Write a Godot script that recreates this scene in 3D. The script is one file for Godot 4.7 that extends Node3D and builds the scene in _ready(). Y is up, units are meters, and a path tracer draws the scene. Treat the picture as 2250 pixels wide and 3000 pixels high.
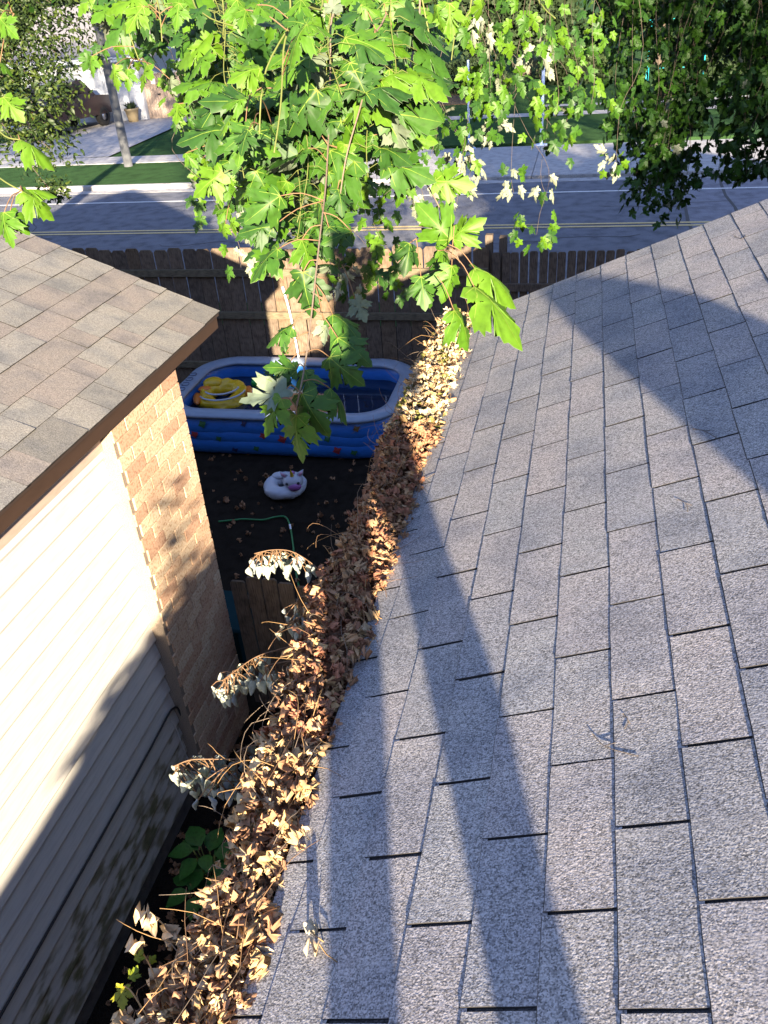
extends Node3D
# A gap between two houses seen from the roof edge: grey three-tab shingles, tan neighbour, dried vine, pool, fence, road and maples.

const EYE := Vector3(0, 4.25, 0)
const FOCAL := 2407.0                     # in pixels of a 2250 x 3000 frame
const PITCH := 32.47
const ROLL := -4.49
const YAW := 14.456
const SUN_DIR := Vector3(-0.29, -0.27, -1.0)
const ROOF_PITCH := 22.62

var cam_x: Vector3
var cam_u: Vector3
var cam_f: Vector3
var rng := RandomNumberGenerator.new()
var M := {}
var names := {}

# ------------------------------------------------------------------ helpers
func ray(px: float, py: float) -> Vector3:
	return (cam_f * FOCAL + cam_x * (px - 1125.0) - cam_u * (py - 1500.0)).normalized()

func at(px: float, py: float, dist: float) -> Vector3:
	return EYE + ray(px, py) * dist

func on_plane(px: float, py: float, axis: int, v: float) -> Vector3:
	var d := ray(px, py)
	return EYE + d * ((v - EYE[axis]) / d[axis])

func rf(a: float, b: float) -> float:
	return rng.randf_range(a, b)

func numbered(called: String) -> String:
	var n: int = names.get(called, 0)
	names[called] = n + 1
	return called if n == 0 else "%s_%03d" % [called, n]

func thing(called: String, label: String, category: String, where := Vector3.ZERO, group := "", turn := 0.0) -> Node3D:
	var o := Node3D.new()
	o.name = numbered(called)
	add_child(o)
	o.position = where
	o.rotation.y = turn
	tag(o, label, category, group)
	return o

func tag(o: Node3D, label: String, category := "", group := "") -> void:
	if label != "": o.set_meta("label", label)
	if category != "": o.set_meta("category", category)
	if group != "": o.set_meta("group", group)

func part(called: String, mesh: Mesh, m: Material, parent: Node, xf := Transform3D.IDENTITY) -> MeshInstance3D:
	var o := MeshInstance3D.new()
	o.mesh = mesh
	if m: o.material_override = m
	o.name = called
	o.transform = xf
	parent.add_child(o, true)
	return o

func struct(called: String, mesh: Mesh, m: Material, xf := Transform3D.IDENTITY) -> MeshInstance3D:
	var o := part(numbered(called), mesh, m, self, xf)
	o.set_meta("kind", "structure")
	return o

func stuff_part(called: String, mesh: Mesh, m: Material, parent: Node, xforms: Array, label := "") -> MultiMeshInstance3D:
	var mm := MultiMesh.new()
	mm.transform_format = MultiMesh.TRANSFORM_3D
	mm.mesh = mesh
	mm.instance_count = xforms.size()
	for i in xforms.size(): mm.set_instance_transform(i, xforms[i])
	var o := MultiMeshInstance3D.new()
	o.multimesh = mm
	if m: o.material_override = m
	o.name = called
	parent.add_child(o, true)
	o.set_meta("kind", "stuff")
	if label != "": o.set_meta("label", label)
	return o

class MB:
	var st := SurfaceTool.new()
	func _init(smooth := false) -> void:
		st.begin(Mesh.PRIMITIVE_TRIANGLES)
		st.set_smooth_group(0 if smooth else -1)
	func tri(a: Vector3, b: Vector3, c: Vector3) -> void:
		st.add_vertex(a); st.add_vertex(b); st.add_vertex(c)
	func quad(a: Vector3, b: Vector3, c: Vector3, d: Vector3) -> void:
		tri(a, b, c); tri(a, c, d)
	func out_quad(a: Vector3, b: Vector3, c: Vector3, d: Vector3, away: Vector3) -> void:
		# clockwise as seen from outside
		var n := (b - a).cross(c - a)
		if n.dot((a + b + c + d) * 0.25 - away) > 0.0: quad(a, d, c, b)
		else: quad(a, b, c, d)
	func out_tri(a: Vector3, b: Vector3, c: Vector3, away: Vector3) -> void:
		var n := (b - a).cross(c - a)
		if n.dot((a + b + c) / 3.0 - away) > 0.0: tri(a, c, b)
		else: tri(a, b, c)
	func box(c: Vector3, s: Vector3, bv := 0.0, xf := Transform3D.IDENTITY) -> void:
		var h := s * 0.5
		var mid := xf * c
		if bv <= 0.0:
			for ax in 3:
				for sg in [-1.0, 1.0]:
					var p := []
					for k in [[-1, -1], [1, -1], [1, 1], [-1, 1]]:
						var v := Vector3.ZERO
						v[ax] = sg * h[ax]; v[(ax + 1) % 3] = k[0] * h[(ax + 1) % 3]; v[(ax + 2) % 3] = k[1] * h[(ax + 2) % 3]
						p.append(xf * (c + v))
					out_quad(p[0], p[1], p[2], p[3], mid)
			return
		var b := minf(bv, minf(h.x, minf(h.y, h.z)) * 0.9)
		var q := func(ax: int, sg: Array) -> Vector3:
			var v := Vector3.ZERO
			for k in 3: v[k] = sg[k] * (h[k] if k == ax else h[k] - b)
			return xf * (c + v)
		for ax in 3:
			var i := (ax + 1) % 3
			var j := (ax + 2) % 3
			for sg in [-1.0, 1.0]:
				var p := []
				for k in [[-1.0, -1.0], [1.0, -1.0], [1.0, 1.0], [-1.0, 1.0]]:
					var s3 := [0.0, 0.0, 0.0]
					s3[ax] = sg; s3[i] = k[0]; s3[j] = k[1]
					p.append(q.call(ax, s3))
				out_quad(p[0], p[1], p[2], p[3], mid)
			for si in [-1.0, 1.0]:
				for sj in [-1.0, 1.0]:
					var a := [0.0, 0.0, 0.0]
					a[i] = si; a[j] = sj
					a[ax] = -1.0
					var e := a.duplicate()
					e[ax] = 1.0
					out_quad(q.call(i, a), q.call(i, e), q.call(j, e), q.call(j, a), mid)
		for sx in [-1.0, 1.0]:
			for sy in [-1.0, 1.0]:
				for sz in [-1.0, 1.0]:
					var s3 := [sx, sy, sz]
					out_tri(q.call(0, s3), q.call(1, s3), q.call(2, s3), mid)
	func tube(pts: Array, radii: Array, sides := 6, closed := false) -> void:
		var rings := []
		var n := pts.size()
		var up := Vector3(0.13, 0.97, 0.21)
		for k in n:
			var d: Vector3 = (pts[(k + 1) % n] - pts[(k - 1 + n) % n]) if closed else (pts[mini(k + 1, n - 1)] - pts[maxi(k - 1, 0)])
			d = d.normalized()
			var s := d.cross(up)
			if s.length() < 0.05: s = d.cross(Vector3.RIGHT)
			s = s.normalized()
			var t := s.cross(d)
			var r: float = radii[mini(k, radii.size() - 1)]
			var ring := []
			for j in sides:
				var a := TAU * j / sides
				ring.append(pts[k] + (s * cos(a) + t * sin(a)) * r)
			rings.append(ring)
		for k in (n if closed else n - 1):
			var r0: Array = rings[k]
			var r1: Array = rings[(k + 1) % n]
			for j in sides:
				out_quad(r0[j], r0[(j + 1) % sides], r1[(j + 1) % sides], r1[j], (pts[k] + pts[(k + 1) % n]) * 0.5)
		if not closed:
			for e in [0, n - 1]:
				for j in sides:
					tri(pts[e], rings[e][j], rings[e][(j + 1) % sides])
	func lathe(prof: Array, sides := 20, c := Vector3.ZERO) -> void:
		for k in prof.size() - 1:
			for j in sides:
				var a := TAU * j / sides
				var b := TAU * (j + 1) / sides
				var p: Vector2 = prof[k]
				var q: Vector2 = prof[k + 1]
				quad(c + Vector3(cos(a) * p.x, p.y, sin(a) * p.x), c + Vector3(cos(b) * p.x, p.y, sin(b) * p.x), c + Vector3(cos(b) * q.x, q.y, sin(b) * q.x), c + Vector3(cos(a) * q.x, q.y, sin(a) * q.x))
	func done() -> ArrayMesh:
		st.generate_normals()
		return st.commit()

func box_mesh(s: Vector3, bv := 0.0) -> ArrayMesh:
	var b := MB.new()
	b.box(Vector3.ZERO, s, bv)
	return b.done()

func slab(a: Vector3, b: Vector3, bv := 0.0) -> ArrayMesh:
	var m := MB.new()
	m.box((a + b) * 0.5, (b - a).abs(), bv)
	return m.done()

func sphere(r: float, seg := 16) -> SphereMesh:
	var s := SphereMesh.new()
	s.radius = r; s.height = r * 2.0; s.radial_segments = seg; s.rings = seg / 2
	return s

func curve_pts(ctrl: Array, per := 5) -> Array:
	var out := []
	var n := ctrl.size()
	for k in n - 1:
		var p0: Vector3 = ctrl[maxi(k - 1, 0)]
		var p1: Vector3 = ctrl[k]
		var p2: Vector3 = ctrl[k + 1]
		var p3: Vector3 = ctrl[mini(k + 2, n - 1)]
		for i in per:
			out.append(p1.cubic_interpolate(p2, p0, p3, float(i) / per))
	out.append(ctrl[n - 1])
	return out

# ------------------------------------------------------------------ materials
func lin(r: float, g: float, b: float) -> Color:
	return Color(r, g, b).linear_to_srgb()

func ntex(kind: int, freq: float, stops: Array, size := 512, oct := 4, sd := 1, jit := 1.0) -> NoiseTexture2D:
	var n := FastNoiseLite.new()
	n.noise_type = kind
	n.frequency = freq
	n.seed = sd
	n.fractal_octaves = oct
	if oct <= 1: n.fractal_type = FastNoiseLite.FRACTAL_NONE
	if kind == FastNoiseLite.TYPE_CELLULAR:
		n.cellular_return_type = FastNoiseLite.RETURN_CELL_VALUE
		n.cellular_jitter = jit
	var t := NoiseTexture2D.new()
	t.noise = n
	t.width = size; t.height = size
	t.seamless = true
	if stops.size() > 0:
		var g := Gradient.new()
		var off := PackedFloat32Array()
		var col := PackedColorArray()
		for s in stops:
			off.append(s[0]); col.append(s[1])
		g.offsets = off; g.colors = col
		t.color_ramp = g
	return t

func grey(v: float) -> Color:
	return lin(v, v, v)

func mat(called: String, c: Color, rough := 0.85, tex: Texture2D = null, sc := Vector3.ONE, bump: Texture2D = null, bump_cm := 0.0, detail: Texture2D = null, dsc := Vector3.ONE) -> StandardMaterial3D:
	var m := StandardMaterial3D.new()
	m.resource_name = called
	m.albedo_color = c
	m.roughness = rough
	m.uv1_triplanar = true
	m.uv1_world_triplanar = true
	m.uv1_scale = sc
	m.uv2_triplanar = true
	m.uv2_world_triplanar = true
	m.uv2_scale = dsc
	if tex: m.albedo_texture = tex
	if bump:
		m.heightmap_enabled = true
		m.heightmap_texture = bump
		m.heightmap_scale = bump_cm
	if detail:
		m.detail_enabled = true
		m.detail_albedo = detail
		m.detail_blend_mode = BaseMaterial3D.BLEND_MODE_MUL
		m.detail_uv_layer = BaseMaterial3D.DETAIL_UV_2
	M[called] = m
	return m

func leaf_mat(called: String, c: Color, back: Color, rough := 0.5, spec := 0.4) -> StandardMaterial3D:
	var m := StandardMaterial3D.new()
	if M.has("leaf_noise"):
		m.albedo_texture = M["leaf_noise"]
		m.uv1_triplanar = true
		m.uv1_world_triplanar = true
		m.uv1_scale = Vector3.ONE / 0.22
	m.resource_name = called
	m.albedo_color = c
	m.roughness = rough
	m.metallic_specular = spec
	m.backlight_enabled = true
	m.backlight = back
	m.cull_mode = BaseMaterial3D.CULL_DISABLED
	M[called] = m
	return m

func make_materials() -> void:
	var S := FastNoiseLite.TYPE_SIMPLEX_SMOOTH
	var C := FastNoiseLite.TYPE_CELLULAR
	var gran := ntex(C, 0.29, [[0.0, grey(0.13)], [0.25, grey(0.32)], [0.5, grey(0.60)], [0.75, grey(0.86)], [1.0, grey(1.0)]], 1024, 1, 3)
	var gran_soft := ntex(C, 0.24, [[0.0, grey(0.42)], [0.3, grey(0.62)], [0.6, grey(0.82)], [1.0, grey(1.0)]], 1024, 1, 5)
	var gran_h := ntex(C, 0.27, [], 1024, 1, 7)
	var coarse := ntex(S, 0.012, [[0.0, lin(0.52, 0.55, 0.62)], [0.36, lin(0.80, 0.81, 0.84)], [0.56, lin(0.95, 0.94, 0.93)], [1.0, lin(1.0, 0.95, 0.92)]], 512, 5, 11)
	var tints := [lin(0.478, 0.468, 0.462), lin(0.51, 0.485, 0.475), lin(0.445, 0.443, 0.452), lin(0.49, 0.485, 0.48), lin(0.52, 0.49, 0.478), lin(0.452, 0.443, 0.438)]
	for i in tints.size():
		mat("grey_shingle_%d" % i, tints[i], 0.95, gran, Vector3.ONE / 0.72, gran_h, 0.055, coarse, Vector3.ONE / 1.9)
		M["grey_shingle_%d" % i].uv1_offset = Vector3(0.13 * i, 0.31 * i, 0.57 * i)
	mat("cut_edge", lin(0.03, 0.028, 0.027), 0.95)
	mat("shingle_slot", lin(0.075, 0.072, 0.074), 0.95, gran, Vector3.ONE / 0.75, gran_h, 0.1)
	var tan_t := [lin(0.278, 0.265, 0.236), lin(0.294, 0.28, 0.251), lin(0.256, 0.245, 0.219), lin(0.265, 0.236, 0.211), lin(0.276, 0.245, 0.221), lin(0.22, 0.21, 0.189), lin(0.288, 0.275, 0.246)]
	for i in tan_t.size():
		mat("tan_shingle_%d" % i, tan_t[i], 0.95, gran_soft, Vector3.ONE / 0.8, gran_h, 0.09, coarse, Vector3.ONE / 1.4)
	var mott := ntex(S, 0.02, [[0.0, grey(0.55)], [0.5, grey(0.85)], [1.0, grey(1.0)]], 512, 5, 21)
	var fine := ntex(S, 0.06, [[0.0, grey(0.5)], [0.5, grey(0.85)], [1.0, grey(1.0)]], 512, 5, 22)
	var finer := ntex(S, 0.12, [], 512, 4, 23)
	# wood
	var grain := ntex(S, 0.03, [[0.0, lin(0.35, 0.33, 0.31)], [0.4, lin(0.75, 0.73, 0.7)], [0.7, lin(0.95, 0.93, 0.9)], [1.0, lin(1, 1, 1)]], 512, 5, 31)
	var wood := [lin(0.215, 0.165, 0.125), lin(0.24, 0.185, 0.14), lin(0.19, 0.15, 0.118), lin(0.225, 0.165, 0.115)]
	for i in wood.size():
		mat("fence_wood_%d" % i, wood[i], 0.9, grain, Vector3(9, 0.5, 9), grain, 0.15, mott, Vector3.ONE / 1.1)
		M["fence_wood_%d" % i].uv1_offset = Vector3(0.37 * i, 0.21 * i, 0.11 * i)
	mat("fence_rail_wood", lin(0.20, 0.165, 0.105), 0.9, grain, Vector3(0.6, 9, 9), grain, 0.15, mott, Vector3.ONE)
	mat("post_wood", lin(0.17, 0.135, 0.105), 0.9, grain, Vector3(8, 0.5, 8), grain, 0.15)
	# brick
	var bm := ntex(S, 0.022, [[0.0, lin(0.5, 0.33, 0.26)], [0.3, lin(0.86, 0.72, 0.6)], [0.48, lin(1, 0.94, 0.84)], [1.0, lin(1.0, 1.0, 0.95)]], 512, 5, 41)
	var bt := [lin(0.58, 0.43, 0.32), lin(0.63, 0.50, 0.385), lin(0.53, 0.37, 0.275), lin(0.56, 0.41, 0.31), lin(0.65, 0.54, 0.42), lin(0.49, 0.33, 0.25)]
	for i in bt.size():
		mat("brick_%d" % i, bt[i], 0.95, bm, Vector3.ONE / 0.23, finer, 0.25)
		M["brick_%d" % i].uv1_offset = Vector3(0.29 * i, 0.43 * i, 0.17 * i)
	mat("mortar", lin(0.33, 0.265, 0.205), 0.95, fine, Vector3.ONE / 0.3, finer, 0.2)
	# siding
	var sidet := ntex(S, 0.02, [[0.0, grey(0.8)], [0.5, grey(0.94)], [1.0, grey(1.0)]], 512, 4, 51)
	mat("siding_white", lin(0.63, 0.61, 0.57), 0.7, sidet, Vector3(1.2, 5, 0.5), finer, 0.01)
	var mild := ntex(S, 0.011, [[0.0, lin(0.18, 0.17, 0.07)], [0.26, lin(0.30, 0.28, 0.16)], [0.38, lin(0.5, 0.47, 0.38)], [0.54, lin(0.92, 0.91, 0.88)], [1.0, lin(1, 1, 1)]], 512, 5, 57)
	mat("siding_mildew", lin(0.63, 0.61, 0.57), 0.75, mild, Vector3(1, 1.5, 0.62), finer, 0.01, sidet, Vector3(1.2, 5, 0.5))
	var mild2 := ntex(S, 0.013, [[0.0, lin(0.16, 0.155, 0.07)], [0.34, lin(0.27, 0.255, 0.13)], [0.48, lin(0.58, 0.55, 0.45)], [0.62, lin(0.92, 0.91, 0.88)], [1.0, lin(1, 1, 1)]], 512, 5, 59)
	mat("siding_mildew_heavy", lin(0.63, 0.61, 0.57), 0.75, mild2, Vector3(1, 1.7, 0.7), finer, 0.01, sidet, Vector3(1.2, 5, 0.5))
	mat("frieze", lin(0.50, 0.39, 0.33), 0.7, sidet, Vector3(1, 4, 0.7))
	mat("trim_metal", lin(0.66, 0.66, 0.68), 0.45, sidet, Vector3.ONE)
	mat("fascia_brown", lin(0.058, 0.034, 0.024), 0.55, sidet, Vector3(2, 2, 0.6))
	mat("drip_edge", lin(0.05, 0.035, 0.03), 0.5)
	mat("cable_black", lin(0.012, 0.012, 0.012), 0.5)
	mat("concrete_dark", lin(0.16, 0.15, 0.14), 0.95, mott, Vector3.ONE, finer, 0.2)
	mat("soffit", lin(0.5, 0.45, 0.4), 0.8)
	# ground
	mat("soil", lin(0.03, 0.024, 0.019), 1.0, fine, Vector3.ONE / 0.5, finer, 1.2, mott, Vector3.ONE / 1.7)
	mat("lawn", lin(0.06, 0.135, 0.045), 1.0, fine, Vector3.ONE / 0.8, finer, 2.0, mott, Vector3.ONE / 6.0)
	mat("asphalt", lin(0.225, 0.235, 0.265), 0.9, fine, Vector3.ONE / 0.5, finer, 0.5, mott, Vector3.ONE / 5.0)
	mat("asphalt_old", lin(0.30, 0.30, 0.335), 0.9, fine, Vector3.ONE / 0.6, finer, 0.5, mott, Vector3.ONE / 4.0)
	mat("concrete", lin(0.48, 0.47, 0.46), 0.9, fine, Vector3.ONE / 0.9, finer, 0.3, mott, Vector3.ONE / 3.0)
	mat("tar", lin(0.03, 0.03, 0.03), 0.7)
	mat("paint_white", lin(0.7, 0.7, 0.68), 0.7, mott, Vector3.ONE / 0.6)
	mat("paint_yellow", lin(0.62, 0.47, 0.20), 0.7, mott, Vector3.ONE / 0.6)
	# pool
	mat("pool_blue", lin(0.03, 0.17, 0.58), 0.28, sidet, Vector3(1, 3, 1))
	mat("pool_rim", lin(0.23, 0.29, 0.39), 0.3, sidet, Vector3.ONE)
	mat("pool_inner", lin(0.02, 0.16, 0.6), 0.4)
	var w := mat("pool_water", Color(0.10, 0.17, 0.27, 0.86), 0.03, mott)
	w.transparency = BaseMaterial3D.TRANSPARENCY_ALPHA
	w.heightmap_enabled = true
	w.heightmap_texture = mott
	w.heightmap_scale = 0.12
	w.uv1_scale = Vector3.ONE / 1.3
	mat("float_yellow", lin(0.55, 0.36, 0.01), 0.3)
	mat("float_orange", lin(0.55, 0.16, 0.02), 0.35)
	mat("float_white", lin(0.42, 0.45, 0.52), 0.3)
	mat("float_purple", lin(0.30, 0.11, 0.33), 0.35)
	mat("float_pink", lin(0.55, 0.3, 0.45), 0.35)
	mat("float_black", lin(0.012, 0.012, 0.02), 0.25)
	mat("ball_green", lin(0.03, 0.33, 0.05), 0.35)
	mat("print_green", lin(0.03, 0.13, 0.05), 0.4)
	mat("print_brown", lin(0.13, 0.07, 0.02), 0.4)
	mat("print_red", lin(0.28, 0.035, 0.04), 0.4)
	mat("print_navy", lin(0.02, 0.03, 0.10), 0.4)
	mat("hose_green", lin(0.015, 0.17, 0.045), 0.35)
	mat("pipe_white", lin(0.7, 0.7, 0.7), 0.4)
	mat("bin_teal", lin(0.006, 0.03, 0.04), 0.75)
	M["bin_teal"].metallic_specular = 0.15
	for k in ["soil", "lawn", "asphalt", "asphalt_old", "mulch", "post_wood"] + range(4).map(func(i): return "fence_wood_%d" % i):
		if M.has(k): M[k].metallic_specular = 0.15
	# far things
	mat("stucco_white", lin(0.68, 0.72, 0.78), 0.85, fine, Vector3.ONE, finer, 0.1)
	mat("pole_grey", lin(0.125, 0.135, 0.15), 0.85, grain, Vector3(6, 0.4, 6), grain, 0.2)
	mat("roof_grey", lin(0.22, 0.215, 0.23), 0.9, fine, Vector3.ONE)
	mat("truck_body", lin(0.016, 0.005, 0.007), 0.25)
	M["truck_body"].clearcoat_enabled = true
	mat("truck_glass", lin(0.01, 0.012, 0.016), 0.08)
	mat("rubber", lin(0.012, 0.012, 0.012), 0.85)
	mat("chrome", lin(0.5, 0.5, 0.52), 0.25)
	M["chrome"].metallic = 0.9
	mat("tail_red", lin(0.3, 0.01, 0.01), 0.2)
	mat("terracotta", lin(0.42, 0.33, 0.19), 0.85, fine, Vector3.ONE / 0.4)
	mat("post_blue", lin(0.42, 0.53, 0.72), 0.5)
	mat("sign_face", lin(0.6, 0.62, 0.63), 0.5)
	mat("gate_pale", lin(0.40, 0.32, 0.27), 0.9, grain, Vector3(6, 0.4, 6), grain, 0.2)
	mat("cone_red", lin(0.5, 0.07, 0.02), 0.6)
	mat("play_teal", lin(0.02, 0.38, 0.42), 0.45)
	mat("bark", lin(0.12, 0.095, 0.075), 0.95, grain, Vector3(5, 0.8, 5), grain, 1.0)
	mat("mulch", lin(0.12, 0.08, 0.04), 1.0, fine, Vector3.ONE, finer, 2.0)
	mat("twig_tan", lin(0.2, 0.15, 0.105), 0.8, fine, Vector3.ONE / 0.2)
	mat("twig_green", lin(0.12, 0.14, 0.03), 0.7)
	mat("twig_red", lin(0.17, 0.095, 0.045), 0.7)
	mat("straw", lin(0.28, 0.165, 0.065), 0.8)
	# leaves
	M["leaf_noise"] = ntex(S, 0.018, [[0.0, lin(0.55, 0.5, 0.4)], [0.35, lin(0.85, 0.85, 0.8)], [0.55, lin(1, 1, 1)], [1.0, lin(1, 1, 0.9)]], 512, 5, 71)
	leaf_mat("maple_top_0", lin(0.060, 0.150, 0.008), lin(0.22, 0.40, 0.015))
	leaf_mat("maple_top_1", lin(0.038, 0.108, 0.010), lin(0.2, 0.38, 0.02))
	leaf_mat("maple_top_2", lin(0.085, 0.185, 0.009), lin(0.26, 0.44, 0.015))
	leaf_mat("maple_top_3", lin(0.024, 0.074, 0.010), lin(0.18, 0.34, 0.02))
	leaf_mat("maple_top_4", lin(0.17, 0.21, 0.01), lin(0.3, 0.4, 0.03))
	leaf_mat("maple_under", lin(0.17, 0.215, 0.145), lin(0.22, 0.36, 0.06), 0.65)
	leaf_mat("maple_silver", lin(0.25, 0.28, 0.21), lin(0.2, 0.3, 0.1), 0.7)
	leaf_mat("vein", lin(0.15, 0.23, 0.03), lin(0.2, 0.3, 0.03), 0.6)
	leaf_mat("elm_leaf_0", lin(0.055, 0.085, 0.013), lin(0.2, 0.3, 0.03))
	leaf_mat("elm_leaf_1", lin(0.025, 0.048, 0.012), lin(0.18, 0.26, 0.03))
	leaf_mat("far_leaf_0", lin(0.022, 0.042, 0.013), lin(0.1, 0.2, 0.03), 0.7)
	leaf_mat("far_leaf_1", lin(0.03, 0.052, 0.014), lin(0.12, 0.22, 0.03), 0.7)
	leaf_mat("plant_green", lin(0.035, 0.14, 0.025), lin(0.3, 0.6, 0.05))
	leaf_mat("sprig_yellow", lin(0.24, 0.23, 0.012), lin(0.3, 0.33, 0.02))
	var dry := [lin(0.43, 0.275, 0.155), lin(0.32, 0.18, 0.105), lin(0.53, 0.41, 0.265), lin(0.22, 0.115, 0.07), lin(0.48, 0.32, 0.165), lin(0.36, 0.165, 0.1), lin(0.56, 0.49, 0.36)]
	for i in dry.size(): leaf_mat("dry_%d" % i, dry[i], dry[i] * 0.5, 0.85, 0.25)
	leaf_mat("dry_green", lin(0.2, 0.2, 0.06), lin(0.3, 0.3, 0.05), 0.85, 0.25)
	leaf_mat("wilt_0", lin(0.33, 0.36, 0.32), lin(0.2, 0.25, 0.12), 0.85, 0.25)
	leaf_mat("wilt_1", lin(0.26, 0.285, 0.295), lin(0.2, 0.25, 0.12), 0.85, 0.25)
	leaf_mat("wilt_2", lin(0.52, 0.53, 0.42), lin(0.2, 0.25, 0.12), 0.85, 0.25)
	mat("cloth_navy", lin(0.05, 0.06, 0.09), 0.9)
	mat("skin", lin(0.42, 0.25, 0.17), 0.55)
	M["skin"].subsurf_scatter_enabled = true
	M["skin"].subsurf_scatter_strength = 0.15
	mat("hair_brown", lin(0.03, 0.018, 0.01), 0.6)
	mat("denim", lin(0.03, 0.045, 0.08), 0.9)
	mat("shoe", lin(0.06, 0.055, 0.05), 0.7)
	mat("lip", lin(0.30, 0.12, 0.10), 0.5)
	mat("galvanised", lin(0.4, 0.4, 0.41), 0.5)

# ------------------------------------------------------------------ leaves
const OUTLINE := [Vector2(0, 0), Vector2(0.12, -0.05), Vector2(0.24, -0.08), Vector2(0.41, -0.02), Vector2(0.34, 0.06), Vector2(0.39, 0.10), Vector2(0.26, 0.135), Vector2(0.47, 0.20), Vector2(0.52, 0.29), Vector2(0.74, 0.44), Vector2(0.56, 0.44), Vector2(0.60, 0.56), Vector2(0.43, 0.50), Vector2(0.36, 0.57), Vector2(0.135, 0.375), Vector2(0.20, 0.55), Vector2(0.36, 0.63), Vector2(0.245, 0.66), Vector2(0.30, 0.77), Vector2(0.17, 0.80), Vector2(0.13, 0.89), Vector2(0, 1.0)]
const VEINS := [Vector2(0, 0.96), Vector2(0.62, 0.41), Vector2(-0.62, 0.41), Vector2(0.34, 0.0), Vector2(-0.34, 0.0)]

func leaf_z(p: Vector2, fold: float, curl: float, wav: float) -> float:
	return -absf(p.x) * fold - curl * p.y * p.y - curl * 0.6 * p.x * p.x + wav * sin(p.x * 9.0 + p.y * 5.0)

# a lobed leaf one unit long, base at the origin, tip towards +y, upper side towards +z
func maple_leaf(fold: float, curl: float, wav: float, narrow: float, top: Material, under: Material, veins: bool) -> ArrayMesh:
	var edge := []
	for p in OUTLINE: edge.append(Vector2(p.x * narrow, p.y))
	for k in range(OUTLINE.size() - 2, 0, -1): edge.append(Vector2(-OUTLINE[k].x * narrow * rf(0.9, 1.05), OUTLINE[k].y * rf(0.96, 1.03)))
	var mid := Vector2(0, 0.3)
	var mesh: ArrayMesh = null
	for side in 2:
		var b := MB.new(true)
		var off := Vector3(0, 0, 0.003 if side == 0 else -0.003)
		var v3 := func(p: Vector2) -> Vector3:
			return Vector3(p.x, p.y, leaf_z(p, fold, curl, wav)) + off
		for k in edge.size():
			var e0: Vector2 = edge[k]
			var e1: Vector2 = edge[(k + 1) % edge.size()]
			var i0 := mid.lerp(e0, 0.5)
			var i1 := mid.lerp(e1, 0.5)
			if side == 0:
				b.tri(v3.call(mid), v3.call(i1), v3.call(i0))
				b.quad(v3.call(i0), v3.call(i1), v3.call(e1), v3.call(e0))
			else:
				b.tri(v3.call(mid), v3.call(i0), v3.call(i1))
				b.quad(v3.call(i0), v3.call(e0), v3.call(e1), v3.call(i1))
		b.st.generate_normals()
		mesh = b.st.commit(mesh) if mesh else b.st.commit()
		mesh.surface_set_material(side, top if side == 0 else under)
	if veins:
		var b := MB.new(true)
		for tip in VEINS:
			var t := Vector2(tip.x * narrow, tip.y)
			var s := t.orthogonal().normalized()
			for i in 4:
				var f0 := i / 4.0
				var f1 := (i + 1) / 4.0
				var q := []
				for fr in [f0, f1]:
					for sg in [-1.0, 1.0]:
						var p: Vector2 = t * fr + s * sg * 0.011 * (1.0 - fr * 0.8)
						q.append(Vector3(p.x, p.y, leaf_z(t * fr, fold, curl, wav) + 0.009))
				b.quad(q[0], q[2], q[3], q[1])
		b.st.generate_normals()
		mesh = b.st.commit(mesh)
		mesh.surface_set_material(2, M["vein"])
	return mesh

# a small plain leaf: pointed oval folded along the middle
func oval_leaf(width: float, fold: float, curl: float) -> ArrayMesh:
	var b := MB.new(true)
	var rows := [[0.0, 0.05], [0.2, 0.75], [0.45, 1.0], [0.72, 0.7], [1.0, 0.02]]
	for k in rows.size() - 1:
		for sg in [-1.0, 1.0]:
			var q := []
			for r in [rows[k], rows[k + 1]]:
				var y: float = r[0]
				var x: float = r[1] * width * 0.5 * sg
				q.append(Vector3(0, y, -curl * y * y))
				q.append(Vector3(x, y, absf(x) * fold - curl * y * y))
			if sg > 0: b.quad(q[0], q[2], q[3], q[1])
			else: b.quad(q[0], q[1], q[3], q[2])
	return b.done()

# a crumpled dead leaf: lobed sheet bent at random
func crumpled_leaf(sd: int, crush: float, wide: float) -> ArrayMesh:
	var n := FastNoiseLite.new()
	n.seed = sd
	n.frequency = 1.7
	var b := MB.new(true)
	var edge := [Vector2(0, 0), Vector2(0.2, -0.06), Vector2(0.42, 0.12), Vector2(0.34, 0.3), Vector2(0.5, 0.52), Vector2(0.24, 0.6), Vector2(0.16, 0.82), Vector2(0, 1.0), Vector2(-0.18, 0.8), Vector2(-0.26, 0.58), Vector2(-0.5, 0.48), Vector2(-0.33, 0.28), Vector2(-0.4, 0.1), Vector2(-0.2, -0.06)]
	var mid := Vector2(0, 0.36)
	var v3 := func(p: Vector2) -> Vector3:
		var r := (p - mid).length()
		var z := n.get_noise_2d(p.x * 1.3, p.y * 1.3) * crush * 1.6 + r * r * crush
		var s := 1.0 - crush * r * 0.55
		return Vector3(p.x * s * wide, mid.y + (p.y - mid.y) * s, z)
	for k in edge.size():
		var e0: Vector2 = edge[k]
		var e1: Vector2 = edge[(k + 1) % edge.size()]
		b.tri(v3.call(mid), v3.call(mid.lerp(e1, 0.55)), v3.call(mid.lerp(e0, 0.55)))
		b.quad(v3.call(mid.lerp(e0, 0.55)), v3.call(mid.lerp(e1, 0.55)), v3.call(e1), v3.call(e0))
	return b.done()

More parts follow.
